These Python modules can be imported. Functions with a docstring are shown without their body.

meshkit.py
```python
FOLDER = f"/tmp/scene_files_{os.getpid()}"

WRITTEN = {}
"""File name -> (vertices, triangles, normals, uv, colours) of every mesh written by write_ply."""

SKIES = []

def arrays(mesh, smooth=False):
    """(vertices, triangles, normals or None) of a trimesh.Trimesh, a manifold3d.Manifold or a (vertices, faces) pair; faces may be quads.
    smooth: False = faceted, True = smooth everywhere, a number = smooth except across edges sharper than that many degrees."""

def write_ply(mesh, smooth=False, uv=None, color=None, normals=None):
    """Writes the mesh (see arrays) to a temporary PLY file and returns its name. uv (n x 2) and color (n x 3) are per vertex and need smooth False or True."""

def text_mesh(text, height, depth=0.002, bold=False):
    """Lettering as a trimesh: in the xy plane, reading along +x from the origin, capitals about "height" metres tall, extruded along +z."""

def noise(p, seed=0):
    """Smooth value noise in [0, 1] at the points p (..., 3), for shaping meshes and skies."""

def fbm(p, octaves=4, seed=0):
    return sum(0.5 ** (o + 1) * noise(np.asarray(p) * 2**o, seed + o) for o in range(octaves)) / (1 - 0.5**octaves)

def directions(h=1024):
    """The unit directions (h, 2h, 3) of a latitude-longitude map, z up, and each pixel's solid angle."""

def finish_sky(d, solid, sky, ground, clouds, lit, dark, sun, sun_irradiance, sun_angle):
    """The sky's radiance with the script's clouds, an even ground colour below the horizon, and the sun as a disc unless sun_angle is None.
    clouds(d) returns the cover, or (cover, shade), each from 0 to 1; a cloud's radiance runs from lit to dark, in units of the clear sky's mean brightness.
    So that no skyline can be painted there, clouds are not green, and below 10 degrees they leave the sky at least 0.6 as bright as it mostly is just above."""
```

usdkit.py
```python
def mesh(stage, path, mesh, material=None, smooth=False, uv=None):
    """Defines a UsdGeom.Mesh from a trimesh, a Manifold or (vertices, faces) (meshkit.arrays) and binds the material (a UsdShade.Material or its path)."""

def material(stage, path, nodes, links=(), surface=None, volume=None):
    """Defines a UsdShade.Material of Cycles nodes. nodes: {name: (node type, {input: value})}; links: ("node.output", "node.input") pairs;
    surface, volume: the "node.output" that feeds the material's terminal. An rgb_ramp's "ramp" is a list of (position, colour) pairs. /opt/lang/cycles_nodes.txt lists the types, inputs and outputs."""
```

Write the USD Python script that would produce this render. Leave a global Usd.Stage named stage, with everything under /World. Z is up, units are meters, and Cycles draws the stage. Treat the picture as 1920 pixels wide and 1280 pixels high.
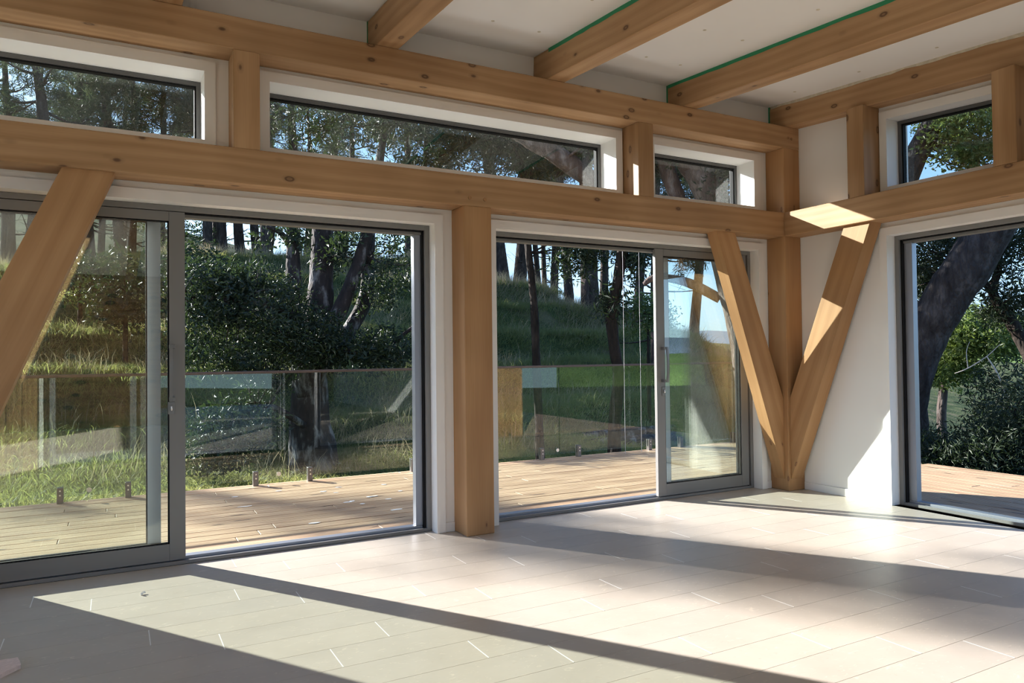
import math
import numpy as np
import trimesh
import manifold3d as m3
import shapely.geometry as sg
from scipy.interpolate import RBFInterpolator
from pxr import Usd, UsdGeom, UsdLux, UsdShade, Gf, Sdf, Vt
import usdkit
import meshkit

stage = Usd.Stage.CreateInMemory()
UsdGeom.SetStageUpAxis(stage, "Z")
UsdGeom.SetStageMetersPerUnit(stage, 1.0)
W_ = UsdGeom.Xform.Define(stage, "/World")
stage.SetDefaultPrim(W_.GetPrim())

# ------------------------------------------------------------------ camera, sky, sun, exposure
EXPOSURE = 1.84
SUN_DIR = np.array([0.545, -0.839, -0.42])            # the way the light travels
SUN_DIR = SUN_DIR / np.linalg.norm(SUN_DIR)
SUN_STRENGTH = 1.34
SKY_STRENGTH = 2.7
FOC, YAW, PITCH, ROLL = 1370.82, 1.0718, 0.019, -0.0113
CAM = np.array([-5.3274, -4.6293, 1.2])
Fv = np.array([math.cos(YAW) * math.cos(PITCH), math.sin(YAW) * math.cos(PITCH), math.sin(PITCH)])
Rv = np.array([math.sin(YAW), -math.cos(YAW), 0.0])
Uv = np.cross(Rv, Fv)
Rv, Uv = Rv * math.cos(ROLL) + Uv * math.sin(ROLL), -Rv * math.sin(ROLL) + Uv * math.cos(ROLL)
cam = UsdGeom.Camera.Define(stage, "/World/camera")
cam.CreateHorizontalApertureAttr(36.0)
cam.CreateVerticalApertureAttr(24.0)
cam.CreateFocalLengthAttr(36.0 * FOC / 1920)
cam.CreateClippingRangeAttr(Gf.Vec2f(0.05, 5000))
cam.CreateExposureAttr(EXPOSURE)
cam.AddTransformOp().Set(Gf.Matrix4d(*[float(x) for x in (*Rv, 0, *Uv, 0, *(-Fv), 0, *CAM, 1)]))

dome = UsdLux.DomeLight.Define(stage, "/World/sky")
dome.CreateIntensityAttr(1.0)
sky_m = usdkit.material(stage, "/World/Looks/sky_light", {
    "s": ("sky_texture", {"sky_type": "hosek_wilkie", "sun_direction": tuple(-SUN_DIR), "turbidity": 3.0, "ground_albedo": 0.25}),
    "t": ("mix_color", {"blend_type": "multiply", "fac": 1.0, "b": (0.80, 0.95, 1.20), "use_clamp": False}),
    "b": ("background_shader", {"strength": SKY_STRENGTH})}, [("s.color", "t.a"), ("t.result", "b.color")], surface="b.background")
UsdShade.MaterialBindingAPI.Apply(dome.GetPrim()).Bind(sky_m)
sun = UsdLux.DistantLight.Define(stage, "/World/sun")
sun.CreateIntensityAttr(SUN_STRENGTH)
sun.CreateNormalizeAttr(True)
sun.CreateAngleAttr(0.53)
sun.CreateColorAttr(Gf.Vec3f(1.0, 0.965, 0.92))
zz = -SUN_DIR
xx = np.cross([0, 0, 1.0], zz); xx /= np.linalg.norm(xx)
yy = np.cross(zz, xx)
sun.AddTransformOp().Set(Gf.Matrix4d(*[float(x) for x in (*xx, 0, *yy, 0, *zz, 0, 0, 0, 30, 1)]))


# ------------------------------------------------------------------ helpers
def ray(u, v):
    return Fv + Rv * (u - 960) / FOC - Uv * (v - 640) / FOC


def at(u, v, dist):
    """The point seen at u, v of the photograph, dist metres away over the ground."""
    d = ray(u, v)
    return CAM + d * dist / math.hypot(d[0], d[1])


used = {}


def path_for(name, parent=None):
    base = parent.GetPath() if parent is not None else Sdf.Path("/World")
    k = (str(base), name)
    n = used.get(k, -1) + 1
    used[k] = n
    return str(base.AppendChild(name if n == 0 else f"{name}_{n:03d}"))


def tag(prim, label=None, cat=None, group=None, kind=None):
    for k, v in (("label", label), ("category", cat), ("group", group), ("kind", kind)):
        if v:
            prim.SetCustomDataByKey(k, v)
    return prim


def mat4(x, y, z, o):
    return Gf.Matrix4d(*[float(c) for c in (*x, 0, *y, 0, *z, 0, *o, 1)])


def thing(name, label=None, cat=None, group=None, kind=None, loc=(0, 0, 0), rotz=0.0, xf=None):
    x = UsdGeom.Xform.Define(stage, path_for(name))
    if xf is not None:
        x.AddTransformOp().Set(xf)
    elif any(loc) or rotz:
        x.AddTranslateOp().Set(Gf.Vec3d(*map(float, loc)))
        if rotz:
            x.AddRotateZOp().Set(float(rotz))
    return tag(x.GetPrim(), label, cat, group, kind)


def obj(name, mesh, mat, parent=None, smooth=False, xf=None, **t):
    m = usdkit.mesh(stage, path_for(name, parent), mesh, M[mat], smooth=smooth)
    if xf is not None:
        m.AddTransformOp().Set(xf)
    return tag(m.GetPrim(), **t)


def _cham():
    p = np.array([[sx * (1 - (k != 0) * 0), sy, sz] for sx in (-1, 1) for sy in (-1, 1) for sz in (-1, 1) for k in range(3)], float)
    q = p.copy()
    for i in range(len(q)):
        k = i % 3
        for a in range(3):
            if a != k:
                q[i, a] *= 0.8
    h = trimesh.Trimesh(*[getattr(trimesh.convex.convex_hull(q), a) for a in ("vertices", "faces")], process=False)
    order = [int(np.argmin(np.linalg.norm(q - v, axis=1))) for v in h.vertices]
    return p, np.array(order)[h.faces]


CH_P, CH_F = _cham()


def box(x0, x1, y0, y1, z0, z1, b=0.002):
    x0, x1 = sorted((x0, x1)); y0, y1 = sorted((y0, y1)); z0, z1 = sorted((z0, z1))
    c = np.array([(x0 + x1) / 2, (y0 + y1) / 2, (z0 + z1) / 2])
    h = np.array([(x1 - x0) / 2, (y1 - y0) / 2, (z1 - z0) / 2])
    if b <= 0:
        m = trimesh.creation.box([*(2 * h)]); m.apply_translation(c)
        return m
    b = min(b, 0.45 * h.min())
    p = CH_P * h
    for i in range(24):
        k = i % 3
        for a in range(3):
            if a != k:
                p[i, a] -= np.sign(CH_P[i, a]) * b
    return trimesh.Trimesh(p + c, CH_F, process=False)


def cat(*ms):
    ms = [m for m in ms if m is not None]
    return trimesh.util.concatenate(ms) if len(ms) > 1 else ms[0]


def cyl(p0, p1, r, n=16, r1=None):
    return tube([p0, p1], [r, r if r1 is None else r1], n, cap=True)


def tube(pts, rad, n=8, cap=True, bark=0.0, seed=0):
    pts = np.asarray(pts, float); rad = np.asarray(rad, float)
    t = np.gradient(pts, axis=0)
    t /= np.maximum(np.linalg.norm(t, axis=1, keepdims=True), 1e-9)
    ref = np.array([0, 0, 1.0]) if abs(t[0, 2]) < 0.9 else np.array([1.0, 0, 0])
    a = np.cross(t, ref); a /= np.maximum(np.linalg.norm(a, axis=1, keepdims=True), 1e-9)
    b = np.cross(t, a)
    th = np.linspace(0, 2 * np.pi, n, endpoint=False)
    ring = a[:, None] * np.cos(th)[None, :, None] + b[:, None] * np.sin(th)[None, :, None]
    r = np.repeat(rad[:, None], n, 1)
    if bark:
        q = pts[:, None] + ring * r[..., None]
        r = r * (1 + bark * (meshkit.fbm(q * np.array([5, 5, 2.2]), 3, seed) - 0.5) * 2)
    v = (pts[:, None] + ring * r[..., None]).reshape(-1, 3)
    k = len(pts)
    i = np.arange(k - 1)[:, None] * n; j = np.arange(n)[None]; j2 = (j + 1) % n
    q = np.stack([i + j, i + j2, i + n + j2, i + n + j], -1).reshape(-1, 4)
    f = np.vstack([q[:, [0, 2, 1]], q[:, [0, 3, 2]]])
    if cap:
        v = np.vstack([v, pts[:1], pts[-1:]])
        c0, c1 = len(v) - 2, len(v) - 1
        e = np.arange(n); e2 = (e + 1) % n
        f = np.vstack([f, np.stack([np.full(n, c0), e, e2], 1), np.stack([np.full(n, c1), (k - 1) * n + e2, (k - 1) * n + e], 1)])
    return trimesh.Trimesh(v, f, process=False)


def smooth_path(pts, n=14):
    pts = np.asarray(pts, float)
    s = np.linspace(0, len(pts) - 1, n)
    i = np.clip(np.floor(s).astype(int), 0, len(pts) - 2)
    t = (s - i)[:, None]
    g = lambda k: pts[np.clip(k, 0, len(pts) - 1)]
    p0, p1, p2, p3 = g(i - 1), g(i), g(i + 1), g(i + 2)
    return 0.5 * (2 * p1 + (p2 - p0) * t + (2 * p0 - 5 * p1 + 4 * p2 - p3) * t ** 2 + (3 * p1 - p0 - 3 * p2 + p3) * t ** 3)


def plate(poly, t0, t1, plane):
    """A shapely outline extruded through t0..t1: plane 'A' is (x, z) seen on wall A, 'B' is (y, z) on wall B."""
    m = trimesh.creation.extrude_polygon(poly, abs(t1 - t0), engine="earcut")
    v = m.vertices.copy(); lo = min(t0, t1)
    if plane == "A":
        nv = np.stack([v[:, 0], lo + v[:, 2], v[:, 1]], 1)
        f = m.faces[:, ::-1]
    else:
        nv = np.stack([lo + v[:, 2], v[:, 0], v[:, 1]], 1)
        f = m.faces
    return trimesh.Trimesh(nv, f, process=False)


def ringpoly(outer, inner):
    return sg.Polygon(outer, [inner])


def rect(a0, a1, z0, z1):
    return [(a0, z0), (a1, z0), (a1, z1), (a0, z1)]


def timber(name, p0, p1, w, h, label, up=(0, 0, 1), cat_="beam", group=None, mat="timber", bev=0.004, parts=None):
    """A squared timber from p0 to p1 (centre line), w wide across, h deep along up; its own x axis runs with the grain."""
    p0, p1 = np.asarray(p0, float), np.asarray(p1, float)
    L = np.linalg.norm(p1 - p0); x = (p1 - p0) / L
    z = np.asarray(up, float); z = z - x * (z @ x); z /= np.linalg.norm(z)
    y = np.cross(z, x)
    r = np.random.default_rng(int(abs(p0.sum() * 977 + p1.sum() * 131) * 100) % 100000)
    off = r.uniform(-3, 3)
    xf = mat4(x, y, z, p0 - x * off)
    return obj(name, box(off, off + L, -w / 2, w / 2, -h / 2, h / 2, bev), mat, None, xf=xf, label=label, cat=cat_, group=group), xf


def inst(name, parent, protos, pos, quat, scale, idx, label=None, kind="stuff", cat=None):
    """A PointInstancer. protos: [(mesh, material)]."""
    pi = UsdGeom.PointInstancer.Define(stage, path_for(name, parent))
    rel = pi.CreatePrototypesRel()
    for k, (m, ma) in enumerate(protos):
        pm = usdkit.mesh(stage, f"{pi.GetPath()}/cluster_{k:03d}" if k else f"{pi.GetPath()}/cluster", m, M[ma])
        rel.AddTarget(pm.GetPath())
    pi.CreatePositionsAttr(Vt.Vec3fArray.FromNumpy(np.asarray(pos, np.float32)))
    q = np.asarray(quat, np.float32)
    pi.CreateOrientationsAttr(Vt.QuathArray([Gf.Quath(float(a), float(b), float(c), float(d)) for a, b, c, d in q]))
    s = np.asarray(scale, np.float32)
    pi.CreateScalesAttr(Vt.Vec3fArray.FromNumpy(np.repeat(s[:, None], 3, 1) if s.ndim == 1 else s))
    pi.CreateProtoIndicesAttr(Vt.IntArray.FromNumpy(np.asarray(idx, np.int32)))
    return tag(pi.GetPrim(), label, cat, None, kind)


def rand_quat(r, n):
    q = r.normal(size=(n, 4))
    return q / np.linalg.norm(q, axis=1, keepdims=True)


def quat_to(normals, yaw):
    """Turns +z to each normal after a spin of yaw about z."""
    n = normals / np.linalg.norm(normals, axis=1, keepdims=True)
    w = 1 + n[:, 2]
    q = np.stack([w, -n[:, 1], n[:, 0], np.zeros(len(n))], 1)
    q /= np.linalg.norm(q, axis=1, keepdims=True)
    c, s = np.cos(yaw / 2), np.sin(yaw / 2)
    a, b, cc, d = q.T
    return np.stack([a * c - d * s, b * c + cc * s, cc * c - b * s, d * c + a * s], 1)


# ------------------------------------------------------------------ materials
M = {}


def mat(name, nodes, links, surface="p.BSDF"):
    M[name] = usdkit.material(stage, f"/World/Looks/{name}", nodes, links, surface=surface)


def plain(name, col, rough=0.5, spec=0.5, metallic=0.0, noise=0.0, scale=6.0):
    n = {"p": ("principled_bsdf", {"base_color": col, "roughness": rough, "specular_ior_level": spec, "metallic": metallic})}
    l = []
    if noise:
        n["g"] = ("geometry", {})
        n["n"] = ("noise_texture", {"scale": scale, "detail": 4})
        n["r"] = ("rgb_ramp", {"ramp": [(0.3, tuple(c * (1 - noise) for c in col)), (0.7, tuple(min(1, c * (1 + noise)) for c in col))]})
        l = [("g.position", "n.vector"), ("n.fac", "r.fac"), ("r.color", "p.base_color")]
    mat(name, n, l)


def wood(name, light, mid, dark, knot, rough=0.55, ring=9.0, knots=True, grain=1.0, kscale=(2.2, 5.5, 5.5), kr=0.13, wmix=0.42):
    n = {
        "tc": ("texture_coordinate", {}), "oi": ("object_info", {}),
        "offs": ("vector_math", {"math_type": "scale", "vector1": (0, 0, 0), "scale": 1.0}),
        "rv": ("combine_xyz", {"x": 0.0, "y": 0.0, "z": 0.0}),
        "r7": ("math", {"math_type": "multiply", "value2": 7.3}),
        "add": ("vector_math", {"math_type": "add"}),
        "m1": ("mapping", {"scale": (0.55, 9.0, 9.0)}),
        "n1": ("noise_texture", {"scale": 1.6, "detail": 5, "roughness": 0.6, "distortion": 0.4}),
        "m2": ("mapping", {"scale": (1.2, 60.0, 60.0)}),
        "n2": ("noise_texture", {"scale": 2.0, "detail": 3, "roughness": 0.6}),
        "m3": ("mapping", {"scale": (0.16, 1.0, 1.0), "location": (0, 0.13, 0.21)}),
        "wv": ("wave_texture", {"wave_type": "rings", "rings_direction": "x", "scale": ring, "distortion": 5.0, "detail": 2.5, "detail_scale": 1.2}),
        "mix1": ("mix_float", {"fac": wmix}),
        "mix2": ("mix_float", {"fac": 0.22 * grain}),
        "ramp": ("rgb_ramp", {"ramp": [(0.18, dark), (0.45, mid), (0.75, light)]}),
        "big": ("noise_texture", {"scale": 1.1, "detail": 2}),
        "bigr": ("rgb_ramp", {"ramp": [(0.28, (0.74, 0.69, 0.64)), (0.72, (1.10, 1.10, 1.10))]}),
        "mul": ("mix_color", {"blend_type": "multiply", "fac": 1.0, "use_clamp": False}),
        "bump": ("bump", {"strength": 0.18, "distance": 0.004}),
        "p": ("principled_bsdf", {"roughness": rough, "specular_ior_level": 0.35}),
    }
    l = [("oi.random", "r7.value1"), ("r7.value", "rv.y"), ("r7.value", "rv.z"), ("tc.object", "add.vector1"), ("rv.vector", "add.vector2"),
         ("add.vector", "m1.vector"), ("m1.vector", "n1.vector"), ("add.vector", "m2.vector"), ("m2.vector", "n2.vector"),
         ("tc.object", "m3.vector"), ("m3.vector", "wv.vector"), ("n1.fac", "mix1.a"), ("wv.fac", "mix1.b"), ("mix1.result", "mix2.a"), ("n2.fac", "mix2.b"),
         ("mix2.result", "ramp.fac"), ("add.vector", "big.vector"), ("big.fac", "bigr.fac"), ("ramp.color", "mul.a"), ("bigr.color", "mul.b"),
         ("n2.fac", "bump.height")]
    del n["offs"]
    if knots:
        n |= {
            "mk": ("mapping", {"scale": kscale}),
            "vk": ("voronoi_texture", {"scale": 1.0, "randomness": 1.0}),
            "kr": ("rgb_ramp", {"ramp": [(0.0, (0.75,) * 3), (kr * 0.55, (0.55,) * 3), (kr * 0.8, (1.0,) * 3), (kr, (0.9,) * 3), (kr * 1.25, (0.25,) * 3), (kr * 1.9, (0.0,) * 3)]}),
            "mxk": ("mix_color", {"blend_type": "mix", "b": knot}),
        }
        l += [("add.vector", "mk.vector"), ("mk.vector", "vk.vector"), ("vk.distance", "kr.fac"), ("kr.color", "mxk.fac"), ("mul.result", "mxk.a"), ("mxk.result", "p.base_color")]
    else:
        l += [("mul.result", "p.base_color")]
    mat(name, n, l)


wood("timber", (0.54, 0.345, 0.19), (0.44, 0.265, 0.135), (0.36, 0.20, 0.09), (0.13, 0.068, 0.035), ring=5.0, kscale=(4.0, 7.5, 7.5), kr=0.105, wmix=0.25)
wood("timber_smooth", (0.53, 0.315, 0.155), (0.44, 0.245, 0.112), (0.37, 0.19, 0.08), (0.19, 0.085, 0.04), ring=3.0, kscale=(2.6, 6, 6), kr=0.05, wmix=0.22)
wood("decking", (0.59, 0.435, 0.285), (0.45, 0.31, 0.195), (0.27, 0.165, 0.105), (0.08, 0.045, 0.03), ring=16.0, rough=0.5, kscale=(1.7, 7, 7), kr=0.10)
wood("cladding", (0.52, 0.31, 0.14), (0.42, 0.235, 0.10), (0.25, 0.125, 0.05), (0.07, 0.04, 0.025), ring=12.0, kscale=(2.2, 5, 5), kr=0.16)
plain("white_paint", (0.86, 0.845, 0.825), 0.45)
plain("white_wall", (0.86, 0.845, 0.825), 0.6)
plain("ceiling_paint", (0.88, 0.86, 0.835), 0.8, 0.2, noise=0.025, scale=1.2)
plain("grey_alu", (0.20, 0.195, 0.19), 0.42, 0.5)
plain("window_grey", (0.10, 0.10, 0.10), 0.42)
plain("dark_gap", (0.012, 0.012, 0.013), 0.7, 0.2)
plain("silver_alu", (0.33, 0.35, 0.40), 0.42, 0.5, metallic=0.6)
plain("chrome", (0.75, 0.75, 0.76), 0.2, 0.5, metallic=1.0)
plain("handle_alu", (0.20, 0.195, 0.19), 0.35, 0.5, metallic=0.3)
plain("rail_brown", (0.055, 0.040, 0.036), 0.45)
plain("spigot_metal", (0.17, 0.155, 0.145), 0.4, 0.5, metallic=0.5)
plain("green_tape", (0.02, 0.27, 0.12), 0.6)
plain("putty", (0.62, 0.56, 0.44), 0.8, noise=0.15, scale=30)
plain("pale_fleck", (0.82, 0.82, 0.82), 0.7)
plain("joint_white", (0.80, 0.78, 0.75), 0.35)  # white stands for light glinting off the plank end bevels
plain("peg_wood", (0.36, 0.19, 0.08), 0.55, noise=0.15, scale=40)
plain("cloth_pink", (0.76, 0.64, 0.60), 0.9, 0.1, noise=0.08, scale=60)
plain("wire_steel", (0.33, 0.32, 0.34), 0.4)
plain("underlay", (0.22, 0.18, 0.15), 0.8)
plain("soil", (0.05, 0.042, 0.03), 0.9, 0.1, noise=0.3, scale=2)
plain("log_end", (0.62, 0.50, 0.34), 0.8, 0.2, noise=0.12, scale=25)
plain("pale_twig", (0.60, 0.53, 0.46), 0.8, 0.2)
plain("roof_metal", (0.20, 0.21, 0.22), 0.4)

# floor planks: pale beige with fine pinkish flecks
mat("floor_plank", {
    "g": ("geometry", {}), "oi": ("object_info", {}),
    "n": ("noise_texture", {"scale": 3.0, "detail": 5, "roughness": 0.6}),
    "r": ("rgb_ramp", {"ramp": [(0.3, (0.455, 0.40, 0.342)), (0.7, (0.515, 0.455, 0.392))]}),
    "mp": ("mapping", {"scale": (26.0, 60.0, 26.0)}),
    "n2": ("noise_texture", {"scale": 1.0, "detail": 4, "roughness": 0.7, "distortion": 1.2}),
    "fr": ("rgb_ramp", {"ramp": [(0.63, (0.0,) * 3), (0.72, (0.42,) * 3)]}),
    "mx": ("mix_color", {"b": (0.40, 0.28, 0.22)}),
    "n3": ("noise_texture", {"scale": 1.0, "detail": 3, "roughness": 0.7, "distortion": 1.5}),
    "mp3": ("mapping", {"scale": (17.0, 34.0, 17.0), "location": (3.1, 7.7, 0.4)}),
    "fr3": ("rgb_ramp", {"ramp": [(0.60, (0.0,) * 3), (0.75, (0.5,) * 3)]}),
    "mx3": ("mix_color", {"b": (0.75, 0.66, 0.54)}),
    "tv": ("rgb_ramp", {"ramp": [(0.0, (0.965, 0.965, 0.97)), (1.0, (1.02, 1.015, 1.0))]}),
    "mul": ("mix_color", {"blend_type": "multiply", "fac": 1.0, "use_clamp": False}),
    "p": ("principled_bsdf", {"roughness": 0.36, "specular_ior_level": 0.5}),
}, [("g.position", "n.vector"), ("n.fac", "r.fac"), ("g.position", "mp.vector"), ("mp.vector", "n2.vector"), ("n2.fac", "fr.fac"),
    ("fr.color", "mx.fac"), ("r.color", "mx.a"), ("g.position", "mp3.vector"), ("mp3.vector", "n3.vector"), ("n3.fac", "fr3.fac"), ("fr3.color", "mx3.fac"),
    ("mx.result", "mx3.a"), ("oi.random", "tv.fac"), ("mx3.result", "mul.a"), ("tv.color", "mul.b"), ("mul.result", "p.base_color")])


def glass(name, tint, f0=0.05, dust=0.0):
    """A pane: clear, with a mirror part that grows towards grazing angles (the same from both sides)."""
    n = {"lw": ("layer_weight", {"blend": 0.5}), "p5": ("math", {"math_type": "power", "value2": 4.5}), "ma": ("math", {"math_type": "multiply_add", "value2": 0.9 - f0, "value3": f0}),
         "t": ("transparent_bsdf", {"color": tint}), "gl": ("glossy_bsdf", {"color": (1, 1, 1), "roughness": 0.0}), "mx": ("mix_closure", {})}
    l = [("lw.facing", "p5.value1"), ("p5.value", "ma.value1"), ("ma.value", "mx.fac"), ("t.BSDF", "mx.closure1"), ("gl.BSDF", "mx.closure2")]
    surf = "mx.closure"
    if dust:
        n |= {"o": ("mix_closure", {"fac": dust}), "tr": ("translucent_bsdf", {"color": (0.7, 0.72, 0.72)})}
        l += [("mx.closure", "o.closure1"), ("tr.BSDF", "o.closure2")]
        surf = "o.closure"
    mat(name, n, l, surf)


glass("door_glass", (0.94, 0.968, 0.945), 0.08, 0.0)
glass("window_glass", (0.93, 0.95, 0.94), 0.055, 0.0)
glass("balustrade_glass", (0.90, 0.955, 0.935), 0.045, 0.0)


def leafmat(name, a, b, trans=(0.25, 0.35, 0.06), rough=0.42, tw=0.3):
    mat(name, {
        "oi": ("object_info", {}), "g": ("geometry", {}),
        "ad": ("math", {"math_type": "add"}), "fr": ("math", {"math_type": "fract" if False else "fraction"}),
        "r": ("rgb_ramp", {"ramp": [(0.0, a), (1.0, b)]}),
        "p": ("principled_bsdf", {"roughness": rough, "specular_ior_level": 0.5}),
        "t": ("translucent_bsdf", {"color": trans}), "m": ("mix_closure", {"fac": tw})},
        [("oi.random", "ad.value1"), ("g.random_per_island", "ad.value2"), ("ad.value", "fr.value1"), ("fr.value", "r.fac"), ("r.color", "p.base_color"),
         ("p.BSDF", "m.closure1"), ("t.BSDF", "m.closure2")], "m.closure")


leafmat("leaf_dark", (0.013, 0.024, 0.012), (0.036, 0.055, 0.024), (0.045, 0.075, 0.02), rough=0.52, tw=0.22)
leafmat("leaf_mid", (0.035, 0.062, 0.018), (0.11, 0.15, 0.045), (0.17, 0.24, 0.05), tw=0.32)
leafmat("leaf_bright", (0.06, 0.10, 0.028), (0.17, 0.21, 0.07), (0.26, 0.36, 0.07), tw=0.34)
leafmat("needle", (0.020, 0.034, 0.018), (0.055, 0.075, 0.035), (0.10, 0.14, 0.05), rough=0.55, tw=0.25)
leafmat("grass_green", (0.058, 0.090, 0.030), (0.16, 0.175, 0.07), (0.40, 0.42, 0.13), rough=0.6, tw=0.48)
leafmat("grass_straw", (0.30, 0.25, 0.14), (0.48, 0.40, 0.26), (0.5, 0.42, 0.25), rough=0.7, tw=0.35)


def bark(name, a, b, c, scale=7.0):
    mat(name, {
        "tc": ("geometry", {}), "mp": ("mapping", {"scale": (1, 1, 0.35)}),
        "n": ("noise_texture", {"scale": scale, "detail": 6, "roughness": 0.65}),
        "r": ("rgb_ramp", {"ramp": [(0.32, a), (0.52, b), (0.68, c)]}),
        "v": ("voronoi_texture", {"scale": scale * 2.2, "feature": "distance_to_edge"}),
        "bp": ("bump", {"strength": 0.9, "distance": 0.03}),
        "p": ("principled_bsdf", {"roughness": 0.85, "specular_ior_level": 0.2})},
        [("tc.position", "mp.vector"), ("mp.vector", "n.vector"), ("mp.vector", "v.vector"), ("n.fac", "r.fac"), ("r.color", "p.base_color"), ("v.distance", "bp.height"), ("bp.normal", "p.normal")])


bark("bark_pine", (0.030, 0.022, 0.018), (0.065, 0.048, 0.040), (0.12, 0.095, 0.085))
bark("bark_lichen", (0.022, 0.018, 0.017), (0.045, 0.036, 0.033), (0.30, 0.285, 0.28), 5.0)
bark("bark_grey", (0.045, 0.035, 0.032), (0.11, 0.085, 0.075), (0.24, 0.21, 0.20), 9.0)
bark("bark_dim", (0.026, 0.022, 0.022), (0.052, 0.046, 0.046), (0.10, 0.092, 0.092), 9.0)
bark("bark_dark", (0.012, 0.010, 0.008), (0.030, 0.022, 0.017), (0.055, 0.042, 0.034))

# hillside: turf with straw patches
mat("turf", {
    "g": ("geometry", {}), "n": ("noise_texture", {"scale": 0.55, "detail": 6, "roughness": 0.65}),
    "r": ("rgb_ramp", {"ramp": [(0.33, (0.030, 0.050, 0.020)), (0.5, (0.07, 0.092, 0.035)), (0.66, (0.17, 0.145, 0.085))]}),
    "n2": ("noise_texture", {"scale": 9.0, "detail": 4}),
    "bp": ("bump", {"strength": 0.8, "distance": 0.12}),
    "p": ("principled_bsdf", {"roughness": 0.9, "specular_ior_level": 0.1})},
    [("g.position", "n.vector"), ("n.fac", "r.fac"), ("r.color", "p.base_color"), ("g.position", "n2.vector"), ("n2.fac", "bp.height"), ("bp.normal", "p.normal")])
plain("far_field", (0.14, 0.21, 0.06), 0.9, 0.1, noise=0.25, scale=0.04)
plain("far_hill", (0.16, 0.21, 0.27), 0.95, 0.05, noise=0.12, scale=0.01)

# ------------------------------------------------------------------ main dimensions (metres; corner of the room at 0, 0)
T = 0.2024                         # posts and main beams are 200 mm square, standing inside the lining
ZB0, ZB1 = 2.208, 2.414            # middle beam
ZP0, ZP1 = 2.984, 3.174            # top plate
SL = 0.069                         # fall of the roof per metre away from wall_left
XL, YR = -8.6, -10.0                # far ends of the room
D1, D2 = (-6.03, -3.405), (-2.935, -0.325)
DZ = 2.105
DB = (-3.70, -1.028)
W1, W2, W3 = (-7.55, -4.857), (-4.486, -1.866), (-1.48, -0.362)
WZ = (2.488, 2.895)
WB = [(-1.85, 2.482), (-1.045, 2.482), (-1.045, 3.017), (-1.85, 2.962)]
WALL_T = 0.25

# ------------------------------------------------------------------ walls, floor, ceiling
def cut_wall(poly, holes, plane, t0, t1):
    s = sg.Polygon(poly)
    for h in holes:
        s = s.difference(sg.Polygon(h))
    return cat(*[plate(g, t0, t1, plane) for g in getattr(s, "geoms", [s])])


holesA = [rect(*D1, -0.1, DZ), rect(*D2, -0.1, DZ), rect(*W1, *WZ), rect(*W2, *WZ), rect(*W3, *WZ)]
wl = thing("wall_left", "white lined wall of glazed doors and high windows facing the deck", "wall", kind="structure")
obj("lining", cut_wall(rect(XL, 0.0, 0, 3.42), holesA, "A", 0, WALL_T), "white_wall", wl)
wr = thing("wall_right", "white lined wall right of the corner post with one open door", "wall", kind="structure")
topB = [(YR, 0), (0.0, 0), (0.0, 3.42), (YR, 3.42 + YR * SL)]
obj("lining", cut_wall(topB, [rect(*DB, -0.1, DZ), WB], "B", 0, WALL_T), "white_wall", wr)
obj("wall_rear", plate(sg.Polygon(rect(XL, 0, 0, 3.2), [rect(-4.4, -0.6, 0.05, 2.45)]), YR - 0.1, YR, "A"), "cladding", kind="structure", label="timber-lined wall behind the viewer with a wide opening added for fill light", cat="wall")  # unseen opening, added to let sky light fill the room
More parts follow.
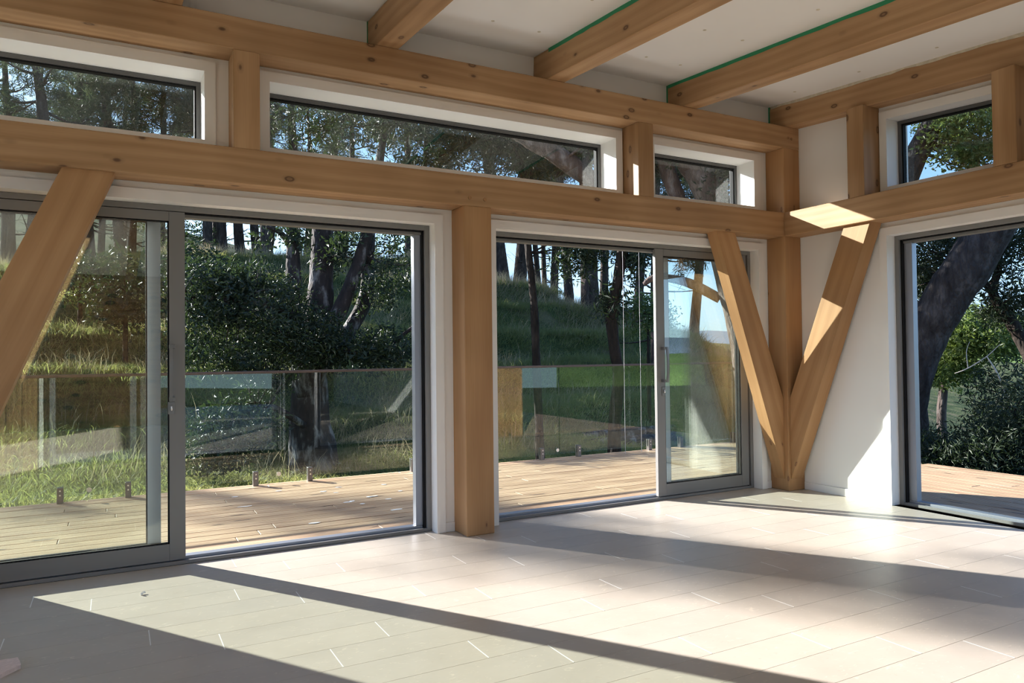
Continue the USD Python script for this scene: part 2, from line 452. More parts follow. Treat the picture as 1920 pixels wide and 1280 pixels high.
obj("wall_side", plate(sg.Polygon([(YR, 0), (0.19, 0), (0.19, 3.45), (YR, 3.45 + YR * SL)], [rect(-9.6, -7.6, 0.03, 2.66), rect(-4.9, -0.8, 0.03, 2.66)]), XL - 0.1, XL, "B"), "white_wall", kind="structure", label="white side wall at the far left end with two openings added for sun bounce", cat="wall")  # unseen openings, added so sun on the floor brightens the ceiling

# exterior boards, as the balustrade glass mirrors them
bx = np.random.default_rng(5)
def boards(spans, z0, z1):
    for a, b in spans:
        n = max(1, round((b - a) / 0.15)); w = (b - a) / n
        for k in range(n):
            m = box(0, z1 - z0, -w / 2 + 0.003, w / 2 - 0.003, 0, 0.02, 0.003)
            obj("cladding_board", m, "cladding", wl, xf=mat4((0, 0, 1), (-1, 0, 0), (0, -1, 0), (a + (k + .5) * w, WALL_T + 0.024, z0)))
boards([(XL, D1[0] - 0.05), (D2[1] + 0.05, 0.2)], -0.1, 2.2)
obj("facing_panel", box(D1[1] + 0.05, D2[0] - 0.05, WALL_T, WALL_T + 0.02, -0.1, 2.2, 0.002), "rail_brown", wl)
obj("cladding_band", box(XL, 0.2, WALL_T, WALL_T + 0.02, 2.2, WZ[0] - 0.04, 0.002), "cladding", wl, kind="stuff")

# floor: rows of planks along x
fl = thing("floor", "pale beige floor of staggered stone-look planks", "floor", kind="structure")
obj("underlay", box(XL, 0.0, YR, 0.09, -0.08, -0.0075, 0), "underlay", fl)
ROW, Y0 = 0.2065, -0.977
phase = {0: -3.268, 1: -3.954, 2: -3.687, 3: -3.05, 4: -3.308, 5: -2.78, 6: -2.512, 7: -3.227, 8: -2.78, 9: -2.512, 10: -2.244, -1: -3.54, -2: -2.95, -3: -3.21, -4: -3.47, -5: -3.0}
rp = np.random.default_rng(11)
PL = 1.238
joint, far = [], []
for k in range(-5, 44):
    y1 = Y0 + ROW - k * ROW; y0 = y1 - ROW
    y1 = min(y1, 0.075)
    if y1 <= y0 + 0.01:
        continue
    ph = phase.get(k, -3.0 + rp.uniform(-0.6, 0.6))
    xs = [ph + j * PL for j in range(-8, 8)]
    for a in xs:
        lo, hi = max(a, XL), min(a + PL, 0.0)
        if hi - lo < 0.02:
            continue
        m = box(lo + 0.0012, hi - 0.0012, y0 + 0.0004, y1 - 0.0004, -0.0075, 0, 0.0006)
        seen = y0 > -4.15 and hi > -6.6 and (y0 + y1) / 2 > -4.63 + 0.9 and not (hi < -5.4 and y1 < -2.6)
        if seen:
            obj("plank", m, "floor_plank", fl)
        else:
            far.append(m)
        if seen and lo > XL + 0.1:
            joint.append(box(lo - 0.0022, lo + 0.0022, y0 + 0.004, y1 - 0.004, -0.006, 0.0004, 0))
obj("plank_field", cat(*far), "floor_plank", fl, kind="stuff")
obj("joint_filler", cat(*joint), "joint_white", fl, kind="stuff", label="painted glints as thin white lines at the plank ends")  # glints on the end bevels, painted as white strips

# ceiling boards between the rafters
def zc(y):
    return 3.402 + SL * y
def sloped(x0, x1, y0, y1, zf, t):
    v = [(x, y, zf(y) + d) for d in (0, t) for x, y in ((x0, y0), (x1, y0), (x1, y1), (x0, y1))]
    return trimesh.convex.convex_hull(np.array(v, float))
RX = [-5.135, -3.863, -2.599, -1.33, -0.149]
RW = 0.147
ce = thing("ceiling", "off-white plasterboard ceiling sloping down from the window wall", "ceiling", kind="structure")
edges = [XL] + [c for x in RX for c in (x + 0.01, x + RW - 0.01)][:-1] + [0.0]
bays = [(XL, RX[0] + 0.01)] + [(RX[i] + RW - 0.01, RX[i + 1] + 0.01) for i in range(4)]
for a, b in bays:
    obj("ceiling_panel", sloped(a, b, YR, 0.0, zc, 0.02), "ceiling_paint", ce)
# filled screw heads on the panels
rs = np.random.default_rng(3)
for i, (a, b) in enumerate(bays[1:]):
    for y in (-0.45, -1.05, -1.65):
        for k in range(3):
            x = a + (b - a) * (0.2 + 0.3 * k) + rs.uniform(-.03, .03)
            m = trimesh.creation.cylinder(0.012, 0.002, sections=10); m.apply_translation((x, y, zc(y)))
            obj("screw_filler", m, "putty", ce)
obj("roof", cat(sloped(XL - 0.3, 0.55, YR - 0.2, 0.62, lambda y: zc(y) + 0.03, 0.16)), "roof_metal", kind="structure", label="thin sloping roof with a short eave over the glazed wall", cat="roof")

# ------------------------------------------------------------------ timber frame
yc, xc = -T / 2, -T / 2
timber("timber_beam", (XL, yc, (ZP0 + ZP1) / 2), (0.0, yc, (ZP0 + ZP1) / 2), T, ZP1 - ZP0, "knotty timber top plate carrying the rafters above the high windows")
tb, tbx = timber("timber_beam", (XL, yc, (ZB0 + ZB1) / 2), (-T, yc, (ZB0 + ZB1) / 2), T, ZB1 - ZB0, "knotty timber middle beam over the two glazed deck doors")
timber("timber_beam", (xc, -T, (ZB0 + ZB1) / 2), (xc, YR, (ZB0 + ZB1) / 2), T, ZB1 - ZB0, "timber middle beam over the right-hand open door, sunlit patch on it")
timber("timber_post", (xc, yc, 0), (xc, yc, ZP0), T - 0.003, T - 0.003, "square timber corner post with two braces notched into its foot", up=(0, -1, 0), cat_="post", mat="timber_smooth")
timber("timber_post", (-3.168, yc, 0), (-3.168, yc, ZB0), 0.207, T, "square timber post between the two glazed deck doors", up=(0, -1, 0), cat_="post", mat="timber_smooth")
timber("timber_post", (-6.27, yc, 0), (-6.27, yc, ZB0), 0.207, T, "square timber post left of the left deck door, outside the frame", up=(0, -1, 0), cat_="post", mat="timber_smooth")
SP = [(-4.648, "short timber stud between the leftmost and the long high window"), (-1.717, "short timber stud between the long and the small high window")]
for x, lb in SP:
    timber("timber_stud", (x, yc, ZB1), (x, yc, ZP0), 0.147, T, lb, up=(0, -1, 0), cat_="post")
for y, lb in [(-0.902, "short timber stud left of the sloped-head window by the corner"), (-1.996, "short timber stud at the right edge, right of the sloped-head window")]:
    timber("timber_stud", (xc, y, ZB1), (xc, y, 3.188 + SL * y), 0.147, T, lb, up=(-1, 0, 0), cat_="post")


def rafter(x, label):
    def zb(y):
        return 3.188 + SL * y
    y0, y1 = (0.0, YR)
    h = 0.212
    p0 = np.array([x + RW / 2, y0, zb(y0) + h / 2]); p1 = np.array([x + RW / 2, y1, zb(y1) + h / 2])
    return timber("rafter", p0, p1, RW, h, label, cat_="rafter")


rafter(RX[0], "leftmost rafter, only its lower edge showing at the top")
rafter(RX[1], "short-looking rafter with a cracked underside near top centre")
rafter(RX[2], "rafter with green tape along its left ceiling joint, middle of the ceiling")
rafter(RX[3], "rafter with the longest green tape line along its ceiling joint")
rafter(RX[4], "end rafter against the right wall with puttied ceiling joint")

# wooden pegs on the beam faces
def pegs(pts, n_axis, host):
    inv = None
    for p in pts:
        p = np.asarray(p, float); d = np.asarray(n_axis, float)
        m = cyl(p - d * 0.006, p + d * 0.004, 0.0125, 12)
        t = UsdGeom.Xformable(host).ComputeLocalToWorldTransform(Usd.TimeCode.Default()).GetInverse()
        v = np.array([t.Transform(Gf.Vec3d(*map(float, q))) for q in m.vertices])
        obj("peg", trimesh.Trimesh(v, m.faces, process=False), "peg_wood", host)
top_beam = stage.GetPrimAtPath("/World/timber_beam")
pegs([(-3.225, -T, 2.262), (-3.112, -T, 2.258)], (0, -1, 0), tb)
pegs([(-0.135, -T, 3.075), (-0.095, -T, 3.072)], (0, -1, 0), top_beam)


def brace(foot, head, w, d, label, plane):
    return timber("brace", foot, head, d, w, label, up=(1, 0, 0) if plane == "A" else (0, 1, 0), cat_="brace", mat="timber_smooth")


def brace_mesh(outline, t0, t1, plane, label, horiz):
    """A raking brace with ends cut to the post and beam: outline in the wall's plane."""
    o = np.array(outline, float)
    axis = (o[2] + o[3]) / 2 - (o[0] + o[1]) / 2
    L = np.linalg.norm(axis); ax = axis / L
    if plane == "A":
        org = np.array([(o[0, 0] + o[1, 0]) / 2, 0, (o[0, 1] + o[1, 1]) / 2]); x = np.array([ax[0], 0, ax[1]]); y = np.array([0, 1.0, 0])
    else:
        org = np.array([0, (o[0, 0] + o[1, 0]) / 2, (o[0, 1] + o[1, 1]) / 2]); x = np.array([0, ax[0], ax[1]]); y = np.array([1.0, 0, 0])
    z = np.cross(x, y)
    m = plate(sg.Polygon(outline), t0, t1, plane)
    v = m.vertices - org
    lv = np.stack([v @ x, v @ y, v @ z], 1)
    f = m.faces
    tri = trimesh.Trimesh(lv, f, process=False)
    if tri.volume < 0:
        tri = trimesh.Trimesh(lv, f[:, ::-1], process=False)
    return obj("brace", tri, "timber_smooth", xf=mat4(x, y, z, org), label=label, cat="brace")


brace_mesh([(-0.203, 0.10), (-0.203, 0.80), (-0.745, ZB0), (-0.955, ZB0)], -0.155, -0.045, "A", "raking timber brace on the corner post below the deck-door wall beam", 0)
brace_mesh([(-0.203, 0.10), (-0.203, 0.80), (-0.77, ZB0), (-1.0, ZB0)], -0.175, -0.035, "B", "raking timber brace on the corner post along the right wall, sun patches on it", 0)
brace_mesh([(-6.167, 0.10), (-6.167, 0.83), (-5.565, ZB0), (-5.322, ZB0)], -0.175, -0.035, "A", "orange-brown raking timber brace at the left edge before the sliding door", 0)

# ------------------------------------------------------------------ casings, skirting, tape
def casing(hole, ext, plane, n):
    hole = sg.Polygon(hole); out = hole.buffer(0.062, join_style="mitre")
    out = out.intersection(sg.Polygon(ext)) if ext else out
    return plate(out.difference(hole), 0.0, -0.019, plane)


tr = [("trim_1", rect(*D1, -0.2, DZ), "A", "white casing around the left deck door"), ("trim_2", rect(*D2, -0.2, DZ), "A", "white casing around the deck door beside the corner"),
      ("trim_3", rect(*W1, *WZ), "A", "white casing around the leftmost high window"), ("trim_4", rect(*W2, *WZ), "A", "white casing around the long middle high window"),
      ("trim_5", rect(*W3, *WZ), "A", "white casing around the small high window by the corner"), ("trim_6", WB, "B", "white casing around the sloped-head window on the right wall"),
      ("trim_7", rect(*DB, -0.2, DZ), "B", "white casing around the right-hand open door")]
for n, h, p, lb in tr:
    obj(n, casing(h, [(-20, 0.001), (20, 0.001), (20, 5), (-20, 5)], p, n), "white_paint", kind="structure", label=lb, cat="trim")


def skirt(name, segs, plane, label):
    ms = [box(a, b, -0.012, 0, 0, 0.065, 0.002) if plane == "A" else box(-0.012, 0, a, b, 0, 0.065, 0.002) for a, b in segs]
    obj(name, cat(*ms), "white_paint", kind="structure", label=label, cat="baseboard")


skirt("baseboard_left", [(XL, D1[0] - 0.062), (D1[1] + 0.062, -3.272), (-3.064, D2[0] - 0.062), (D2[1] + 0.062, -T)], "A", "low white skirting pieces beside the posts of the door wall")
skirt("baseboard_right", [(DB[1] + 0.062, -T), (YR, DB[0] - 0.062)], "B", "low white skirting on the right wall beside the corner post")


def tape(x, ya, yb, label, h0=0.026, vert=True, n=40, name="masking_tape", m_="green_tape", cat_="tape", jit=0.003):
    r = np.random.default_rng(int(-x * 100))
    ys = np.linspace(ya, yb, n); hh = h0 + r.uniform(-jit, jit * 1.6, n)
    v = []
    for y, h in zip(ys, hh):
        v += [(x - 0.0008, y, zc(y)), (x - 0.0008, y, zc(y) - h), (x - 0.0022, y, zc(y)), (x - 0.0022, y, zc(y) - h)]
    f = []
    for i in range(n - 1):
        a, b = 4 * i, 4 * i + 4
        f += [(a + 2, b + 2, b + 3), (a + 2, b + 3, a + 3), (a + 1, a + 3, b + 3), (a + 1, b + 3, b + 1), (a, b + 1, b), (a, a + 1, b + 1)]
    m = trimesh.Trimesh(v, f, process=False)
    if vert:
        m = cat(m, box(x - 0.002, x - 0.0006, -0.016, -0.001, 3.176, zc(0) - 0.002, 0))
    obj(name, m, m_, label=label, cat=cat_)


tape(RX[1], -0.02, -0.022, "short green tape piece down the wall joint of the second rafter", vert=True, n=2)
tape(RX[2], -0.22, -3.6, "green masking tape along the middle rafter's ceiling joint", vert=False)
tape(RX[3], -0.02, -3.6, "long green masking tape along the ceiling joint right of centre", h0=0.024)
tape(RX[4], -0.02, -0.022, "scrap of green tape at the corner end rafter", vert=True, n=2)
tape(RX[4], -0.03, -2.9, "rough cream putty along the end rafter's ceiling joint", h0=0.017, vert=False, n=26, name="joint_putty", m_="putty", cat_="putty", jit=0.007)

# ------------------------------------------------------------------ windows and doors
def window(n, hole, plane, label):
    w = thing(f"window_{n}", label, "window", kind="structure")
    h = sg.Polygon(hole); inn = h.buffer(-0.026, join_style="mitre"); inn2 = h.buffer(-0.036, join_style="mitre")
    t = 0.185 if plane == "A" else 0.125
    obj("window_frame", plate(h.buffer(-0.0005).difference(inn), t, t + 0.062, plane), "window_grey", w)
    obj("glazing_bead", plate(inn.difference(inn2), t + 0.012, t + 0.05, plane), "dark_gap", w)
    obj("pane", plate(inn2, t + 0.028, t + 0.034, plane), "window_glass", w)


window(1, rect(*W1, *WZ), "A", "leftmost high window strip showing pines and sky")
window(2, rect(*W2, *WZ), "A", "long middle high window strip showing dark branches")
window(3, rect(*W3, *WZ), "A", "small high window beside the corner showing a bark trunk")
window(4, WB, "B", "sloped-head high window on the right wall showing blue sky")


def AB(plane):
    """Maps a box given along the wall, through the wall and up to the world."""
    return (lambda a0, a1, t0, t1, z0, z1, b=0.0015: box(a0, a1, t0, t1, z0, z1, b)) if plane == "A" else (lambda a0, a1, t0, t1, z0, z1, b=0.0015: box(t0, t1, a0, a1, z0, z1, b))


def door_frame(w, span, plane, liner):
    bx_ = AB(plane); a0, a1 = span; e = 0.0005
    obj("outer_frame", cat(bx_(a0 + e, a0 + 0.034, 0.078, 0.186, 0.0, DZ - e), bx_(a1 - 0.034, a1 - e, 0.078, 0.186, 0.0, DZ - e),
                           bx_(a0 + 0.034, a1 - 0.034, 0.078, 0.186, DZ - 0.034, DZ - e), bx_(a0 + 0.034, a1 - 0.034, 0.078, 0.096, 0.0, 0.022)), "grey_alu", w)
    obj("track_gap", cat(bx_(a0 + 0.034, a1 - 0.034, 0.096, 0.186, 0.0, 0.012, 0), bx_(a0 + 0.034, a1 - 0.034, 0.10, 0.118, DZ - 0.044, DZ - 0.034, 0),
                         bx_(a0 + 0.034, a0 + 0.046, 0.1, 0.18, 0.01, DZ - 0.034, 0), bx_(a1 - 0.046, a1 - 0.034, 0.1, 0.18, 0.01, DZ - 0.034, 0)), "dark_gap", w)
    obj("track_rail", cat(bx_(a0 + 0.05, a1 - 0.05, 0.104, 0.109, 0.01, 0.022, 0.001), bx_(a0 + 0.05, a1 - 0.05, 0.122, 0.19, 0.01, 0.036)), "silver_alu", w)
    obj("head_track", bx_(a0 + 0.04, a1 - 0.04, 0.12, 0.186, DZ - 0.062, DZ - 0.034), "grey_alu", w)
    la, lb = liner
    for a, b in liner and [liner]:
        obj("jamb_liner", bx_(a, b, 0.128, 0.186, 0.036, DZ - 0.062), "silver_alu", w)


def panel(w, span, plane, t0, t1, sm="grey_alu", stile=0.085, rails=(0.028, 0.125, 2.012, 2.068), name="sliding_panel"):
    bx_ = AB(plane); a0, a1 = span; z0, zb, zt, z1 = rails
    p = UsdGeom.Xform.Define(stage, path_for(name, w)).GetPrim()
    obj("stile", bx_(a0, a0 + stile, t0, t1, z0, z1), sm, p)
    obj("stile", bx_(a1 - stile, a1, t0, t1, z0, z1), sm, p)
    obj("bottom_rail", bx_(a0 + stile, a1 - stile, t0 + 0.001, t1, z0, zb), sm, p)
    obj("top_rail", bx_(a0 + stile, a1 - stile, t0 + 0.001, t1, zt, z1), sm, p)
    g = 0.008
    obj("gasket", cat(bx_(a0 + stile, a0 + stile + g, t0 + 0.008, t1 - 0.004, zb, zt, 0), bx_(a1 - stile - g, a1 - stile, t0 + 0.008, t1 - 0.004, zb, zt, 0),
                      bx_(a0 + stile, a1 - stile, t0 + 0.008, t1 - 0.004, zb, zb + g, 0), bx_(a0 + stile, a1 - stile, t0 + 0.008, t1 - 0.004, zt - g, zt, 0)), "dark_gap", p)
    tm = (t0 + t1) / 2
    obj("pane", bx_(a0 + stile + g, a1 - stile - g, tm - 0.009, tm + 0.009, zb + g, zt - g, 0), "door_glass", p)
    return p


def handle(w, x, t, z0, z1, side, zl, plane="A"):
    """Bowed pull handle on two standoffs with a lock plate below; side is where the bow lies."""
    zs = np.linspace(z0, z1, 12); s = np.sin(np.linspace(0, np.pi, 12))
    h = UsdGeom.Xform.Define(stage, path_for("pull_handle", w)).GetPrim()
    ms = []
    for i in range(11):
        za, zb_ = zs[i], zs[i + 1]
        ya, yb = t - 0.042 - 0.012 * s[i], t - 0.042 - 0.012 * s[i + 1]
        v = np.array([(x + sx * 0.009, y + dy, z) for z, y in ((za, ya), (zb_, yb)) for sx in (-1, 1) for dy in (0, -0.011)])
        ms.append(trimesh.convex.convex_hull(v))
    obj("grip", cat(*ms), "handle_alu", h)
    for z in (z0 + 0.012, z1 - 0.012):
        obj("standoff", box(x - 0.009, x + 0.022 * side, t - 0.044, t, z - 0.012, z + 0.012, 0.002), "handle_alu", h)
    k = UsdGeom.Xform.Define(stage, path_for("lock", w)).GetPrim()
    obj("lock_plate", box(x + 0.004 * side - 0.018, x + 0.004 * side + 0.018, t - 0.006, t, zl - 0.036, zl + 0.036, 0.003), "handle_alu", k)
    th = trimesh.creation.icosphere(2, 1.0); th.apply_scale((0.007, 0.012, 0.017)); th.apply_translation((x + 0.004 * side, t - 0.012, zl))
    obj("thumb_turn", th, "chrome", k, smooth=True)


d1 = thing("door_1", "grey aluminium sliding deck door on the left, half open", "door", kind="structure")
door_frame(d1, D1, "A", (D1[1] - 0.096, D1[1] - 0.046))
panel(d1, (-5.985, -4.957), "A", 0.084, 0.118)
panel(d1, (-5.985, -5.085), "A", 0.130, 0.166, sm="silver_alu", stile=0.07, name="fixed_panel")  # lighter silver paints in the sun glow thrown back by the sliding pane
handle(d1, -5.035, 0.084, 0.955, 1.285, 1, 0.915)
d2 = thing("door_2", "grey aluminium sliding deck door beside the corner, half open", "door", kind="structure")
door_frame(d2, D2, "A", (D2[0] + 0.046, D2[0] + 0.060))
panel(d2, (-1.405, -0.375), "A", 0.084, 0.118)
panel(d2, (-1.30, -0.375), "A", 0.130, 0.166, sm="silver_alu", stile=0.07, name="fixed_panel")  # silver again lighter to carry sun reflected from the sliding glass
handle(d2, -1.335, 0.084, 0.965, 1.255, -1, 0.89)
d3 = thing("door_3", "grey aluminium sliding door on the right wall, fully open", "door", kind="structure")
door_frame(d3, DB, "B", (DB[1] - 0.11, DB[1] - 0.046))
panel(d3, (-3.66, -2.40), "B", 0.084, 0.118)

# ------------------------------------------------------------------ deck
DX0, DX1, DY1, DZT = -8.8, 2.42, 2.80, -0.022
dk = thing("deck", "weathered reddish-brown timber deck wrapping round the corner", "deck", kind="structure")
rd = np.random.default_rng(21)
PB = 0.145
y = 0.262
while y < DY1 - 0.02:
    y2 = min(y + PB - 0.006, DY1)
    cuts = [DX0] + sorted(DX0 + rd.uniform(0.6, 1.6) + np.cumsum(rd.uniform(2.2, 3.9, 6))) 
    cuts = [c for c in cuts if c < DX1 - 0.6] + [DX1]
    for a, b in zip(cuts, cuts[1:]):
        dz = rd.uniform(-0.0012, 0.0012)
        obj("deck_board", box(0, b - a - 0.004, -(y2 - y) / 2, (y2 - y) / 2, -0.025, dz, 0.003), "decking", dk, xf=mat4((1, 0, 0), (0, 1, 0), (0, 0, 1), (a, (y + y2) / 2, DZT)))
    y += PB
x = 0.262
while x < DX1 - 0.02:
    x2 = min(x + PB - 0.006, DX1)
    cuts = [0.20, -rd.uniform(0.8, 3.0), -4.2, -6.5]
    for a, b in zip(cuts, cuts[1:]):
        dz = rd.uniform(-0.0012, 0.0012)
        obj("deck_board", box(0, a - b - 0.004, -(x2 - x) / 2, (x2 - x) / 2, -0.025, dz, 0.003), "decking", dk, xf=mat4((0, -1, 0), (1, 0, 0), (0, 0, 1), ((x + x2) / 2, a, DZT)))
    x += PB
obj("deck_frame", cat(*[box(DX0, DX1 - 0.03, yy_, yy_ + 0.045, -0.22, DZT - 0.03, 0) for yy_ in (0.25, 1.0, 1.9, 2.72)], *[box(0.25 + k * 0.7, 0.30 + k * 0.7, -6.5, 0.2, -0.22, DZT - 0.03, 0) for k in range(4)]), "bark_dark", dk)

# flecks of paint on the deck
rf = np.random.default_rng(8)
spots = [(606, 921), (441, 931), (634, 913), (660, 939), (652, 941), (680, 944), (590, 980), (522, 920), (750, 920), (700, 930), (742, 955), (693, 931), (460, 949), (630, 880 + 43), (728, 935), (720, 908)]
for i, (u, v) in enumerate(spots):
    d = ray(u, v); p = CAM + d * ((DZT + 0.003 - CAM[2]) / d[2])
    L, w = rf.uniform(0.02, 0.06), rf.uniform(0.008, 0.02)
    th = np.linspace(0, 2 * np.pi, 9, endpoint=False)
    rr = 1 + rf.uniform(-0.25, 0.25, 9)
    poly = sg.Polygon(np.stack([L * np.cos(th) * rr, w * np.sin(th) * rr], 1))
    m = trimesh.creation.extrude_polygon(poly, 0.0015, engine="earcut"); m.apply_translation((0, 0, -0.0005))
    c, s_ = math.cos(rf.uniform(-.3, .3)), math.sin(rf.uniform(-.3, .3))
    obj("paint_fleck", m, "pale_fleck", xf=mat4((1, 0, 0), (0, 1, 0), (0, 0, 1), p), label="small white fleck dropped on the deck boards", cat="fleck", group="white flecks on the deck boards")

# ------------------------------------------------------------------ glass balustrade
BY = 2.735
gb = thing("glass_balustrade", "frameless glass balustrade with thin dark top rail along the deck edge", "balustrade")
J = [-8.68, -7.08, -5.48, -3.884, -2.285, -0.689, 0.907, 2.36]
for a, b in zip(J, J[1:]):
    obj("glass_pane", box(a + 0.006, b - 0.006, BY - 0.006, BY + 0.006, 0.03, 1.06, 0), "balustrade_glass", gb)
    for k, xk in enumerate((a + 0.265, b - 0.25)):
        if xk < DX1 - 0.05:
            s = obj("spigot", cat(box(xk - 0.024, xk + 0.024, BY - 0.03, BY - 0.0065, DZT, 0.115, 0.003), box(xk - 0.024, xk + 0.024, BY + 0.0065, BY + 0.03, DZT, 0.115, 0.003), box(xk - 0.024, xk + 0.024, BY - 0.008, BY + 0.008, DZT, 0.028, 0)), "spigot_metal", gb)
            for z in (0.05, 0.088):
                obj("bolt", cyl((xk, BY - 0.034, z), (xk, BY - 0.029, z), 0.007, 10), "chrome", s)
for j in J[1:-1]:
    obj("glass_clip", cyl((j - 0.035, BY - 0.016, 0.075), (j - 0.035, BY - 0.006, 0.075), 0.021, 18), "chrome", gb)
obj("top_rail", box(J[0], J[-1], BY - 0.02, BY + 0.02, 1.052, 1.078, 0.004), "rail_brown", gb)

# two taut thin wires hung outside, right of the balustrade's middle
for u, lb in ((1170.5, "left of two thin taut wires outside the corner-side deck door"), (1201, "right of two thin taut wires outside the corner-side deck door")):
    d = ray(u, 700); p = CAM + d * ((2.62 - CAM[1]) / d[1])
    obj("hanging_wire", tube([(p[0], 2.62, DZT), (p[0], 2.62, 3.9)], [0.0032, 0.0032], 6), "wire_steel", label=lb, cat="wire")

# ------------------------------------------------------------------ ground
ctrl = np.array([
    (-14, 3.5, -.5), (-9, 3.5, -.5), (-5, 3.5, -.6), (0, 3.5, -.62), (3, 3.2, -.8), (-3, 6, -.8), (-2.2, 9, -.95), (3, 7, -.85), (5.3, 9.3, -.72), (-8, 6, -.6), (-8.5, 9.5, -.3), (8, 8, -1.0),
    (-3, -9, -.8), (-12, -9, -.5), (-16, -2, 0), (5, 0, -1.4), (5, -5, -1.8), (9, -2, -2.2), (10, 4, -1.4),
    (-2, 12.5, .6), (-8, 12.5, .8), (4, 12.5, .55), (8.5, 11.5, -.1), (12, 9, -1.0),
    (-2.3, 17, 2.7), (-8.5, 17, 2.5), (4.5, 16.5, 2.8), (9.5, 14.5, 1.5), (13.5, 11.5, -.1),
    (-7.8, 23.3, 4.2), (-2.2, 23.2, 4.85), (4.8, 21.5, 5.0), (7.6, 20.2, 4.2), (10.3, 18.6, 3.2), (12.7, 16.8, 2.2), (15.2, 14.6, .7),
    (-16, 16, 3.2), (-24, 14, 3.5), (-24, 2, 2), (-30, 25, 6.5), (-18, 28, 6),
    (-7, 30, 4.6), (0, 30, 5.0), (7.5, 28, 4.6), (12, 25, 3.4), (17, 21, 1.5), (22, 15, -1), (18, 5, -3.6), (16, -4, -4.2),
    (-10, 45, 9), (-2, 48, 9.6), (8, 45, 7.0), (18, 38, 3.6), (28, 28, .2), (32, 12, -5), (32, -6, -7), (25, -25, -7), (0, -30, -2),
    (-25, 75, 16), (-5, 80, 16), (15, 75, 10), (40, 60, 4), (60, 35, -3), (70, 5, -8), (70, -40, -9), (20, -80, -6), (-60, 0, 6), (-60, 60, 14),
    (-30, 160, 18), (60, 140, 9), (140, 90, 0), (170, 0, -9), (150, -110, -9), (0, -170, -5), (-150, 0, 10)], float)
rbf = RBFInterpolator(ctrl[:, :2], ctrl[:, 2], kernel="linear", smoothing=0.0)


def ground(p):
    p = np.atleast_2d(np.asarray(p, float))[:, :2]
    z = rbf(p)
    wob = (meshkit.fbm(np.c_[p * 0.16, np.zeros(len(p))], 3, 4) - 0.5)
    q = np.c_[p, np.zeros(len(p))]
    zz_ = z + wob * 1.3
    st = 0.95
    k = np.floor(zz_ / st); fr = zz_ / st - k
    s = np.clip((fr - 0.42) / 0.5, 0, 1); s = s * s * (3 - 2 * s)
    terr = st * (k + s)
    inside = np.clip((p[:, 1] - 9) / 3, 0, 1) * np.clip((28 - p[:, 1]) / 4, 0, 1) * np.clip((15 - p[:, 0]) / 3, 0, 1) * np.clip((p[:, 0] + 22) / 5, 0, 1)
    z = z + (terr - z) * 0.95 * inside
    z += (meshkit.fbm(q * 0.9, 3, 7) - 0.5) * 0.22 * np.clip((p[:, 1] - 4.5) / 3, 0.15, 1)
    near = np.clip(1 - np.maximum(np.maximum(-9.5 - p[:, 0], p[:, 0] - 2.6), np.maximum(-9 - p[:, 1], p[:, 1] - 3.0)) / 1.5, 0, 1)
    return z * (1 - near) + np.minimum(z, -0.45) * near


uu = np.linspace(-1, 1, 300)
gx = -1 + 9 * np.sinh(3.7 * uu); gy = 9 + 9 * np.sinh(3.7 * uu)
X, Yg = np.meshgrid(gx, gy, indexing="ij")
P2 = np.c_[X.ravel(), Yg.ravel()]
Z = np.concatenate([ground(c) for c in np.array_split(P2, 12)])
n = len(uu)
ii = (np.arange(n - 1)[:, None] * n + np.arange(n - 1)[None]).ravel()
quad = np.stack([ii, ii + n, ii + n + 1, ii + 1], 1)
obj("ground", (np.c_[P2, Z], quad), "turf", smooth=True, kind="structure", label="terraced grassy hillside rising behind the deck", cat="hillside")

# far fields and a blue hill beyond the valley on the right
fa = np.linspace(-75, 75, 60) * np.pi / 180
def ridge(name, dist, h0, amp, m, label, seed, base=-30, catn="hill"):
    v, f = [], []
    hh = h0 + amp * (meshkit.fbm(np.c_[fa * 6, fa * 0, fa * 0 + seed], 3, seed) - 0.5) * 2
    for a, h in zip(fa, hh):
        for dd, z in ((dist * 0.6, base), (dist * 0.85, base + (h - base) * 0.55), (dist, h), (dist * 1.2, base)):
            v.append((dd * math.cos(a + 0.3), dd * math.sin(a + 0.3), z))
    k = 4
    for i in range(len(fa) - 1):
        for j in range(3):
            f.append((i * k + j, i * k + k + j, i * k + k + j + 1, i * k + j + 1)[::-1])
    obj(name, (np.array(v), np.array(f)), m, smooth=True, label=label, kind="structure", cat=catn)
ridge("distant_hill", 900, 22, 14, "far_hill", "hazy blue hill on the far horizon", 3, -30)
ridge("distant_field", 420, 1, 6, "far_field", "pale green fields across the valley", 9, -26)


# ------------------------------------------------------------------ vegetation prototypes
def leaf_cluster(r, n, L, wd, rad, fold=0.25):
    v, f = [], []
    for _ in range(n):
        c = r.normal(size=3); c = c / np.linalg.norm(c) * rad * r.uniform(0.1, 1) ** 0.6
        d = r.normal(size=3) + c / rad * 0.8; d[2] -= 0.2; d /= np.linalg.norm(d)
        s = np.cross(d, r.normal(size=3)); s /= np.linalg.norm(s); nn = np.cross(d, s)
        l = L * r.uniform(0.7, 1.25); w = wd * r.uniform(0.8, 1.2)
        b = len(v)
        v += [c, c + d * l * .45 + s * w / 2 + nn * w * fold, c + d * l, c + d * l * .45 - s * w / 2 + nn * w * fold]
        f += [(b, b + 1, b + 2), (b, b + 2, b + 3)]
    return trimesh.Trimesh(v, f, process=False)


